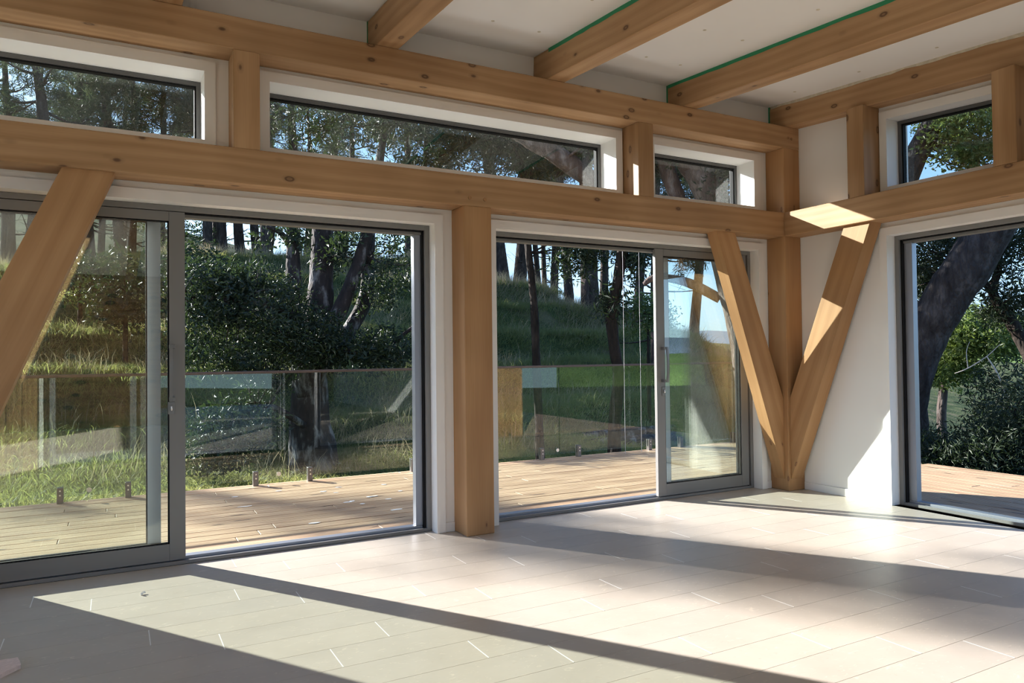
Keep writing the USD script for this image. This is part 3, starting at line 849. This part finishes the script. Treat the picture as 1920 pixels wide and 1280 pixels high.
def needle_cluster(r, n, L, rad, wd=0.012):
    v, f = [], []
    ax = np.array([1.0, 0, 0])
    for _ in range(n):
        c = np.array([r.uniform(-1, 1) * rad, r.normal() * rad * .22, r.normal() * rad * .18])
        d = r.normal(size=3) * 0.8 + np.array([0.9, 0, 0.5]); d /= np.linalg.norm(d)
        s = np.cross(d, r.normal(size=3)); s /= np.linalg.norm(s)
        l = L * r.uniform(.6, 1.3); b = len(v)
        v += [c - s * wd, c + s * wd, c + d * l]
        f += [(b, b + 1, b + 2)]
    return trimesh.Trimesh(v, f, process=False)


rv = np.random.default_rng(77)
LEAFY = [leaf_cluster(rv, 34, 0.085, 0.034, 0.20) for _ in range(3)]
LONGLEAF = [leaf_cluster(rv, 30, 0.12, 0.026, 0.22) for _ in range(3)]
NEEDLE = [needle_cluster(rv, 90, 0.22, 0.42) for _ in range(3)]


def grow(name, label, cat_, stems, blobs, barkm, leafm, protos, seed, group=None, twigs=40, lsc=(0.8, 1.4)):
    """A tree: stems are (points, radii); blobs are (centre, radii, count) of foliage."""
    r = np.random.default_rng(seed)
    t = thing(name, label, cat_, group)
    ms = []; nodes = []
    for pts, rad in stems:
        sp = smooth_path(pts, max(10, 5 * len(pts)))
        rr = np.interp(np.linspace(0, 1, len(sp)), np.linspace(0, 1, len(rad)), rad)
        ms.append(tube(sp, rr, 12 if rr.max() > 0.08 else 7, bark=0.22, seed=seed))
        nodes.append(sp[len(sp) // 4:])
    nodes = np.vstack(nodes)
    pos = []
    for c, e, k in blobs:
        d = r.normal(size=(k, 3)); d /= np.linalg.norm(d, axis=1, keepdims=True)
        pos.append(np.asarray(c) + d * (r.uniform(0.15, 1, (k, 1)) ** 0.5) * np.asarray(e))
    if pos:
        pos = np.vstack(pos)
        for p in pos[r.choice(len(pos), min(twigs, len(pos)), replace=False)]:
            a = nodes[np.argmin(np.linalg.norm(nodes - p, axis=1))]
            mid = (a + p) / 2 + r.normal(size=3) * 0.12 * np.linalg.norm(p - a) * np.array([1, 1, .7])
            L = np.linalg.norm(p - a)
            ms.append(tube(smooth_path([a, mid, p], 7), np.linspace(min(0.035, 0.012 + 0.008 * L), 0.004, 7), 5))
    obj("trunk", cat(*ms), barkm, t, smooth=True)
    if len(pos):
        inst("foliage", t, [(m, leafm) for m in protos], pos, rand_quat(r, len(pos)), r.uniform(*lsc, len(pos)), r.integers(0, len(protos), len(pos)))
    return t


def pine(base, h, r0, label, seed, lean=(0, 0), crown=0.35, spread=2.6, dens=1.0, group=None, dead=6):
    r = np.random.default_rng(seed)
    t = thing("pine_tree", label, "tree", group)
    base = np.asarray(base, float)
    top = base + np.array([lean[0], lean[1], h])
    mid = (base + top) / 2 + np.array([r.normal() * .25, r.normal() * .25, 0])
    sp = smooth_path([base - (0, 0, .3), base + (top - base) * .05, mid, top], 16)
    rr = np.interp(np.linspace(0, 1, 16), [0, .08, .5, 1], [r0 * 1.35, r0, r0 * .7, 0.03])
    ms = [tube(sp, rr, 10, bark=0.2, seed=seed)]
    pos, qs, sc = [], [], []
    nb = int(h * 2.6)
    for k in range(nb + dead):
        live = k < nb
        fr = r.uniform(crown, 0.99) if live else r.uniform(0.1, crown)
        p = base + (top - base) * fr + (mid - (base + top) / 2) * 4 * fr * (1 - fr)
        az = r.uniform(0, 2 * np.pi)
        L = spread * (1.1 - fr) ** 0.6 * r.uniform(.6, 1.2) if live else r.uniform(.5, 1.8)
        d = np.array([np.cos(az), np.sin(az), r.uniform(-.1, .45)])
        e = p + d * L; m_ = p + d * L * .5 + np.array([0, 0, -.08 * L + r.normal() * .1])
        sp2 = smooth_path([p, m_, e], 6)
        ms.append(tube(sp2, np.linspace(max(.015, r0 * .17), .006, 6), 5))
        if live:
            q = max(3, int(L * 5.5 * dens))
            s = r.uniform(.35, 1.08, q)
            pp = p + d * L * s[:, None] + r.normal(size=(q, 3)) * np.array([.28, .28, .20]) * (0.5 + 0.25 * L)
            pos.append(pp)
        elif r.uniform() < 0.8:
            for _ in range(4):
                s = r.uniform(.3, .95); p2 = p + d * L * s
                ms.append(tube([p2, p2 + r.normal(size=3) * .28], [.008, .003], 4))
    pos = np.vstack(pos)
    obj("trunk", cat(*ms), "bark_pine", t, smooth=True)
    inst("foliage", t, [(m, "needle") for m in NEEDLE], pos, rand_quat(r, len(pos)), r.uniform(.8, 1.5, len(pos)), r.integers(0, 3, len(pos)))
    return t


def gpos(u, dist, v=560):
    p = at(u, v, dist)
    return np.array([p[0], p[1], ground(p[None])[0]])


# ------------------------------------------------------------------ trees
# the many-stemmed dark broadleaf tree close behind the balustrade
b1 = gpos(583, 14.0)
def P(u, v, d): return at(u, v, d)
grow("broadleaf_tree", "large dark many-stemmed tree close behind the balustrade, lichen on its trunks", "tree",
     [([b1 - (0, 0, .2), P(585, 840, 13.97), P(580, 760, 13.97), P(585, 680, 13.97), P(600, 560, 14.11), P(605, 440, 14.25), P(612, 300, 14.39)], [0.575, 0.425, 0.343, 0.301, 0.247, 0.206, 0.137]),
      ([P(585, 720, 13.84), P(620, 620, 13.70), P(655, 540, 13.70), P(690, 430, 13.84), P(720, 250, 13.97)], [0.206, 0.151, 0.123, 0.110, 0.069]),
      ([P(575, 740, 13.84), P(558, 640, 13.70), P(552, 540, 13.56), P(548, 450, 13.56), P(540, 330, 13.56)], [0.206, 0.164, 0.137, 0.110, 0.069]),
      ([P(590, 700, 13.97), P(640, 640, 14.25), P(685, 560, 14.52), P(690, 470, 14.52), P(700, 330, 14.66)], [0.178, 0.151, 0.137, 0.123, 0.082]),
      ([P(565, 600, 13.56), P(500, 570, 13.15), P(420, 560, 12.74), P(350, 555, 12.47)], [0.082, 0.069, 0.048, 0.021]),
      ([P(552, 480, 13.56), P(530, 440, 13.43), P(500, 425, 13.29)], [0.069, 0.048, 0.027]),
      ([P(600, 640, 13.84), P(700, 660, 13.43), P(790, 600, 13.15)], [0.082, 0.055, 0.021]),
      ([P(575, 800, 13.70), P(500, 760, 12.88), P(440, 790, 12.60), P(400, 840, 12.47)], [0.069, 0.048, 0.034, 0.016])],
     [(P(478, 575, 12.9), (1.05, .95, .72), 150), (P(415, 530, 13.0), (.55, .6, .40), 46), (P(372, 590, 12.6), (.40, .5, .55), 34), (P(560, 630, 13.1), (.95, .9, .48), 95), (P(650, 655, 13.3), (1.0, .9, .36), 80),
      (P(735, 655, 13.2), (.65, .8, .32), 46), (P(690, 560, 13.9), (.5, .6, .35), 18), (P(700, 450, 13.9), (.9, .8, .45), 34), (P(745, 520, 13.7), (.5, .6, .35), 20), (P(625, 470, 14.0), (.35, .5, .4), 12), (P(520, 440, 13.4), (.5, .5, .25), 14),
      (P(445, 800, 12.4), (.75, .6, .48), 70), (P(400, 850, 12.3), (.5, .5, .30), 36), (P(425, 670, 12.6), (.8, .6, .25), 60), (P(510, 700, 12.9), (.5, .5, .3), 34), (P(360, 520, 12.5), (.3, .4, .25), 14)],
     "bark_lichen", "leaf_dark", LEAFY, 101, twigs=90)

# slim trunks seen through the door beside the corner
t2 = gpos(1011, 12.5)
grow("slim_tree", "slim dark leaning trunk left in the corner-side deck door", "tree",
     [([t2 - (0, 0, .2), P(1010, 780, 12.5), P(1006, 690, 12.5), P(1001, 570, 12.5), P(991, 470, 12.5), P(980, 340, 12.5), P(968, 270, 12.4), P(940, 180, 12.3)], [.09, .072, .07, .066, .06, .055, .055, .035])],
     [(P(900, 190, 12.2), (2.2, 1.6, .8), 240), (P(900, 300, 12.0), (1.5, 1.0, .5), 110), (P(640, 200, 13.5), (1.9, 1.4, .8), 150), (P(1085, 480, 12.6), (.4, .4, .45), 36), (P(1110, 470, 12.4), (.35, .4, .25), 24)], "bark_dark", "leaf_dark", LONGLEAF, 102, twigs=40)
t3 = gpos(1150, 12.0)
grow("slim_tree", "crooked shaggy dark trunk behind the thin wires", "tree",
     [([t3 - (0, 0, .2), P(1152, 800, 12), P(1160, 710, 12), P(1150, 640, 12), P(1148, 590, 12), P(1160, 520, 12), P(1170, 440, 12), P(1176, 330, 12), P(1180, 220, 12)], [.13, .105, .10, .09, .105, .09, .085, .07, .05])],
     [(P(1180, 200, 12), (1.6, 1.4, .7), 150), (P(1190, 480, 12.1), (.16, .2, .35), 26), (P(1146, 565, 12.0), (.12, .12, .3), 20)], "bark_dark", "leaf_dark", LONGLEAF, 103, twigs=24)
# leaning bark tree behind the corner
t4 = gpos(1440, 10.5)
grow("leaning_tree", "thick rough-barked leaning trunk behind the corner, limb crossing the high windows", "tree",
     [([t4 - (0, 0, .2), P(1425, 760, 10.4), P(1400, 620, 10.3), P(1365, 480, 10.2), P(1328, 360, 10.0), P(1290, 290, 9.9), P(1240, 170, 9.8)], [.34, .27, .25, .23, .20, .19, .13]),
      ([P(1350, 470, 10.1), P(1240, 415, 10), P(1120, 343, 9.9), P(1040, 288, 9.8), P(965, 245, 9.8), P(860, 170, 9.7)], [.13, .13, .13, .125, .115, .06]),
      ([P(1300, 440, 10.2), P(1262, 350, 10.2), P(1240, 280, 10.2), P(1210, 180, 10)], [.10, .11, .10, .06]),
      ([P(1350, 560, 10.4), P(1290, 530, 10.4), P(1232, 520, 10.4), P(1207, 533, 10.4)], [.07, .07, .055, .03])],
     [(P(1300, 180, 9.8), (2.0, 1.6, .9), 240), (P(1120, 190, 9.9), (1.5, 1.0, .35), 70), (P(1390, 340, 9.8), (.5, .7, .5), 60), (P(1350, 420, 10.2), (.5, .6, .3), 40)], "bark_grey", "leaf_dark", LEAFY, 104, twigs=50)

# pines along the crest
ru = np.random.default_rng(31)
PN = [(15, 26, 8.0, .26, "big"), (62, 25, 9.5, .34, ""), (118, 31, 12, .2, ""), (170, 27, 11, .2, ""), (190, 29, 11, .15, ""), (228, 30, 12, .24, ""), (246, 31, 12, .22, ""), (300, 30, 12, .2, ""),
      (390, 28, 12, .22, ""), (418, 29, 12, .25, ""), (452, 30, 12, .24, ""), (481, 30, 13, .22, ""), (498, 27, 13, .25, ""), (557, 28, 13, .24, ""), (640, 32, 12, .22, ""), (768, 29, 12, .22, ""), (800, 33, 12, .22, ""),
      (944, 27, 13, .34, ""), (975, 28, 13, .33, ""), (1013, 31, 12, .17, ""), (1023, 33, 12, .16, ""), (1038, 29, 13, .22, ""), (1068, 25, 12, .2, ""), (1107, 24, 13, .38, ""), (1131, 26, 12, .2, ""), (1196, 23, 11, .2, ""), (1228, 20, 9, .2, ""), (1300, 26, 12, .22, "")]
nth = ["first", "second", "third", "fourth", "fifth", "sixth", "seventh", "eighth", "ninth", "tenth"]
for i, (u, dist, h, r0, _) in enumerate(PN):
    where = ("in the left sliding panel" if u < 310 else "in the left door's open half" if u < 830 else "in the corner-side door's open half" if u < 1240 else "behind the corner-side door's glass")
    same = [q for q in PN if (q[0] < 310) == (u < 310) and (q[0] < 830) == (u < 830) and (q[0] < 1240) == (u < 1240)]
    k = sorted(q[0] for q in same).index(u)
    lb = f"crest pine, {nth[k]} from left {where}" if len(same) > 1 else f"pine on the crest {where}"
    pine(gpos(u, dist * 1.12), h, r0 * 1.1, lb, 200 + i, lean=(ru.normal() * .4, ru.normal() * .4), crown=ru.uniform(.38, .5), dens=.42 if u < 310 else .9, spread=2.3 if u < 310 else 2.6)

# a taller stand behind the crest, whose shade falls on the bank
for i in range(11):
    x_, y_ = -14.5 + 2.0 * i + ru.normal() * .5, 35 + ru.normal() * 1.5
    g_ = np.array([x_, y_, ground((x_, y_))[0]])
    pine(g_, 15.4 - g_[2] + ru.uniform(-1, .6), .26, f"taller pine of the stand behind the crest, {['first','second','third','fourth','fifth','sixth','seventh','eighth','ninth','tenth','eleventh'][i]} from left", 260 + i, crown=.34, spread=2.6, dens=.75)

g_ = np.array([-18.6, 24.0, ground((-18.6, 24.0))[0]])
pine(g_, 13.6 - g_[2], .22, "lone pine on the bank left of the view, dappling the deck with shade", 290, crown=.47, spread=1.6, dens=.42)

# right-hand side: leaning trunk beyond the open door, its foliage and the thicket below
t5 = gpos(1702, 11.6)
grow("leaning_tree", "thick grey trunk leaning right across the right-hand open door", "tree",
     [([t5 - (0, 0, .3), P(1700, 800, 11.48), P(1712, 690, 11.34), P(1745, 610, 11.21), P(1795, 530, 11.07), P(1850, 440, 10.94), P(1910, 340, 10.80), P(1990, 200, 10.67)], [.36, .29, .28, .29, .285, .27, .245, .17]),
      ([P(1704, 760, 11.48), P(1660, 600, 11.48), P(1672, 440, 11.34), P(1705, 320, 11.21), P(1738, 255, 11.07), P(1790, 150, 10.94)], [.2, .19, .17, .15, .135, .09])],
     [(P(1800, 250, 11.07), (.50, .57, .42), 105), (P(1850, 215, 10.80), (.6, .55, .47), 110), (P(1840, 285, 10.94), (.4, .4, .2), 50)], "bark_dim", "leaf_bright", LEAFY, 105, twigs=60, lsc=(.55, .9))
t6 = gpos(1950, 11.9)
grow("thin_tree", "dark forked branches at the right edge beyond the open door", "tree",
     [([t6 - (0, 0, .3), P(1952, 760, 11.88), P(1935, 680, 11.88), P(1900, 610, 11.88), P(1862, 550, 11.88), P(1872, 500, 11.88), P(1874, 420, 11.88), P(1868, 350, 11.88)], [.13, .1, .085, .08, .06, .045, .04, .03]),
      ([P(1862, 550, 11.88), P(1842, 520, 11.88), P(1832, 500, 11.88)], [.05, .03, .015]),
      ([P(1872, 480, 11.88), P(1900, 455, 11.75), P(1925, 440, 11.62)], [.035, .02, .01])],
     [(P(1895, 465, 11.75), (.45, .5, .4), 80), (P(1735, 480, 12.25), (.5, .6, .55), 150), (P(1720, 540, 12.25), (.2, .4, .25), 40), (P(1890, 570, 12.00), (.4, .4, .28), 60)], "bark_dark", "leaf_dark", LONGLEAF, 106, twigs=50, lsc=(.6, 1.0))
t7 = gpos(1768, 15)
grow("small_tree", "bright-leaved small tree with a pale straight stem beyond the right-hand door", "tree",
     [([t7 - (0, 0, .3), P(1766, 800, 15), P(1768, 740, 15), P(1775, 660, 15), P(1790, 600, 15)], [.09, .08, .075, .06, .03])],
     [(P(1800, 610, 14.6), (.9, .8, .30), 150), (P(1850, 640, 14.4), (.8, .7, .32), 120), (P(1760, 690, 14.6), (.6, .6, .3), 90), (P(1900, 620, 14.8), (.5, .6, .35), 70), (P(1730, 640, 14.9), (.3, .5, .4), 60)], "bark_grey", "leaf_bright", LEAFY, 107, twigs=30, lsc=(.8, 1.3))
for i, (u, v, d, e, k, lb) in enumerate([(1755, 852, 10.4, (.6, .5, .30), 110, "dark fern-like bush against the deck edge, left"), (1850, 850, 10.2, (.65, .5, .36), 150, "dark fern-like bush against the deck edge, centre"),
                                       (1925, 815, 10.3, (.5, .5, .6), 130, "dark fern-like bush against the deck edge at the right border"), (1885, 750, 11.2, (.5, .5, .5), 90, "tall dark shrub behind the deck-edge bushes")]):
    c = P(u, v, d); gb_ = np.array([c[0], c[1], ground(c[None])[0]])
    grow("shrub", lb, "shrub", [([gb_ - (0, 0, .1), (gb_ + c) / 2, c], [.03, .02, .01])], [(c, e, k), ((gb_ + c) / 2 , (e[0], e[1], abs(c[2] - gb_[2]) * .6), k)], "bark_dark", "leaf_dark", LONGLEAF, 300 + i, twigs=24, lsc=(.5, .8))
# bare pale branch in the thicket
br = [([P(1790, 700, 11), P(1815, 690, 11), P(1850, 668, 11), P(1875, 645, 11)], [.006, .008, .007, .004]), ([P(1815, 690, 11), P(1812, 660, 11), P(1818, 640, 11)], [.006, .005, .003]),
      ([P(1850, 668, 11), P(1870, 700, 11), P(1885, 740, 11)], [.008, .011, .010])]
grow("dead_branch", "bare pale forked twig sticking out of the thicket on the right", "branch", br, [], "pale_twig", "leaf_dark", LEAFY, 320)

# left-hand growth near the crest and the canopy above the left window
for i, (u, d, v, e, k, lb, lm) in enumerate([(150, 20, 520, (.9, .8, .6), 60, "round dark bush below the pines, left panel", "leaf_dark"), (235, 18, 545, (.9, .8, .85), 80, "tall dark bush beside the left door's stile", "leaf_dark"),
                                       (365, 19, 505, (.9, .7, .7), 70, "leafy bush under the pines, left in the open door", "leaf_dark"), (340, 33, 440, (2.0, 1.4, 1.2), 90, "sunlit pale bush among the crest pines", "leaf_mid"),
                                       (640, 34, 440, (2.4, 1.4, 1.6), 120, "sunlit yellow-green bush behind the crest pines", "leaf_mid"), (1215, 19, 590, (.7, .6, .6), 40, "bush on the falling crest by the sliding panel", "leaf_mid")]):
    c = P(u, v, d); g0 = np.array([c[0], c[1], ground(c[None])[0]])
    grow("bush", lb, "bush", [([g0 - (0, 0, .1), (g0 + c) / 2, c], [.06, .05, .02])], [(c, e, k)], "bark_dark", lm, LEAFY, 330 + i, twigs=20, lsc=(1.0, 1.8))

# logs lying on the grass beyond the balustrade
def log(p0, p1, r, label, seed):
    t = thing("log", label, "log")
    sp = smooth_path([p0, (np.asarray(p0) + p1) / 2 + (0, 0, .02), p1], 14)
    obj("bark", tube(sp, np.full(14, r), 14, cap=False, bark=.12, seed=seed), "bark_lichen", t, smooth=True)
    d = (sp[1] - sp[0]) / np.linalg.norm(sp[1] - sp[0]); d2 = (sp[-1] - sp[-2]) / np.linalg.norm(sp[-1] - sp[-2])
    obj("cut_end", cyl(sp[0] - d * .004, sp[0] + d * .02, r * .97, 16), "log_end", t)
    obj("cut_end", cyl(sp[-1] - d2 * .02, sp[-1] + d2 * .004, r * .95, 16), "log_end", t)


lg = [(P(1094, 822, 16.3), P(1262, 806, 17.6), .14, "upper of two pale cut logs lying on the grass"), (P(1088, 838, 15.7), P(1262, 824, 17.0), .155, "lower of two pale cut logs lying on the grass")]
for i, a in enumerate(lg):
    log(np.array(a[0]), np.array(a[1]), a[2], a[3], 400 + i)
rk = trimesh.creation.icosphere(3, 1.0); rk.vertices *= (1 + .25 * (meshkit.fbm(rk.vertices * 2.2, 3, 5) - .5))[:, None]; rk.apply_scale((.17, .14, .09))
pr = P(1060, 846, 9.2); obj("stone", rk, "bark_grey", xf=mat4((1, 0, 0), (0, 1, 0), (0, 0, 1), (pr[0], pr[1], ground(pr[None])[0] + .03)), smooth=True, label="dark stone in the grass just past the deck edge", cat="stone")


# ------------------------------------------------------------------ grass
def grass_patch(r, n, h, rad, wd, droop):
    v, f = [], []
    for _ in range(n):
        a, q = r.uniform(0, 2 * np.pi), rad * math.sqrt(r.uniform())
        c = np.array([q * math.cos(a), q * math.sin(a), -0.03])
        d = r.normal(size=2) * droop; hh = h * r.uniform(.5, 1.2)
        s = r.normal(size=2); s = np.array([*(s / np.linalg.norm(s)), 0]) * wd
        m1 = c + np.array([d[0] * .35 * hh, d[1] * .35 * hh, hh * .6]); tp = c + np.array([d[0] * hh, d[1] * hh, hh * r.uniform(.75, 1)])
        b = len(v)
        v += [c - s, c + s, m1 + s * .7, m1 - s * .7, tp]
        f += [(b, b + 1, b + 2), (b, b + 2, b + 3), (b + 3, b + 2, b + 4)]
    return trimesh.Trimesh(v, f, process=False)


rg = np.random.default_rng(55)
GR = [grass_patch(rg, 170, .17, .62, .006, .8) for _ in range(3)]
ST = [grass_patch(rg, 26, .55, .5, .004, .45) for _ in range(2)]


def scatter(n, box_, keep=None):
    p = np.c_[rg.uniform(box_[0], box_[1], n), rg.uniform(box_[2], box_[3], n)]
    if keep is not None:
        p = p[keep(p)]
    z = ground(p); e = .25
    nx = (ground(p + (e, 0)) - ground(p - (e, 0))) / (2 * e); ny = (ground(p + (0, e)) - ground(p - (0, e))) / (2 * e)
    nn = np.c_[-nx * .6, -ny * .6, np.ones(len(p))]
    return np.c_[p, z], quat_to(nn, rg.uniform(0, 6.28, len(p)))


def wedge(p):
    d = p - CAM[:2]; az = np.degrees(np.arctan2(d[:, 1], d[:, 0])); dist = np.hypot(*d.T)
    return (az > 25) & (az < 99) & ((p[:, 1] > 2.95) | (p[:, 0] > 2.55)) & (rg.uniform(size=len(p)) < np.clip(22 / dist, .35, 1) ** 1.0)


pos, q = scatter(5600, (-9, 17, 2.6, 26), wedge)
inst("grass", None, [(m, "grass_green") for m in GR], pos, q, rg.uniform(.7, 1.5, len(pos)), rg.integers(0, 3, len(pos)), label="rough green grass covering the terraced bank", cat="grass")


def crest(p):
    d = p - CAM[:2]; az = np.degrees(np.arctan2(d[:, 1], d[:, 0])); dist = np.hypot(*d.T)
    edge = np.full(len(az), 28.2)
    return (az > 42) & (az < 98) & (np.abs(dist - edge + 1.2) < 1.6)


pos, q = scatter(7000, (-9, 16, 9, 26), crest)
pos2, q2 = scatter(420, (-8, 10, 8, 22), wedge)
pos = np.vstack([pos[:900], pos2]); q = np.vstack([q[:900], q2])
inst("dry_grass", None, [(m, "grass_straw") for m in ST], pos, q, rg.uniform(.6, 1.3, len(pos)), rg.integers(0, 2, len(pos)), label="pale dry seed-head grass along the crest of the bank", cat="grass")

# ------------------------------------------------------------------ small things on the floor
def floor_pt(u, v, z=0.0):
    d = ray(u, v); return CAM + d * ((z - CAM[2]) / d[2])
# corner of a folded cloth at the left edge
o = floor_pt(0, 1255); c1, c2, c3 = floor_pt(31, 1241), floor_pt(37, 1253), floor_pt(0, 1271)
cx_ = np.array([o[0] - .25, o[1]])
outl = [(c1[0], c1[1]), (c2[0], c2[1]), (c3[0], c3[1]), (c3[0] - .22, c3[1] - .09), (c3[0] - .32, c3[1] + .03), (floor_pt(0, 1244)[0] - .12, floor_pt(0, 1244)[1] - .02), (floor_pt(12, 1243)[0], floor_pt(12, 1243)[1])]
pg = sg.Polygon(outl).buffer(-.004).buffer(.008)
cm = trimesh.creation.extrude_polygon(pg, 0.016, engine="earcut")
cm = cm.subdivide().subdivide().subdivide()
v = cm.vertices.copy(); topm = v[:, 2] > .008
v[:, 2] += np.where(topm, .012 * (meshkit.fbm(np.c_[v[:, :2] * 14, v[:, 2:] * 0], 3, 2) - .35), 0)
obj("folded_cloth", trimesh.Trimesh(v, cm.faces, process=False), "cloth_pink", smooth=50, label="corner of a pinkish folded cloth lying on the floor, bottom left", cat="cloth")
# a curled wood shaving
p = floor_pt(268, 1115)
th = np.linspace(0, 4.4, 22); cur = np.c_[.016 * np.cos(th) * (1 - th * .08), .010 * np.sin(th) * (1 - th * .08), .007 + .002 * np.sin(th * 2)]
w = np.r_[0, np.full(20, .005), 0]
vv = np.vstack([cur - np.c_[w * 0, w * 0, w], cur + np.c_[w * 0, w * 0, w]]); k = len(th)
vv = np.vstack([vv, vv + np.array([.0008, .0008, 0])])
ff = []
for i in range(k - 1):
    ff += [(i, i + 1, k + i + 1), (i, k + i + 1, k + i), (2 * k + i, 3 * k + i + 1, 2 * k + i + 1), (2 * k + i, 3 * k + i, 3 * k + i + 1)]
obj("wood_shaving", trimesh.Trimesh(vv, ff, process=False), "pale_fleck", smooth=True, xf=mat4((.8, .6, 0), (-.6, .8, 0), (0, 0, 1), (p[0], p[1], .0005)), label="tiny curled pale wood shaving on the sunlit floor", cat="shaving")
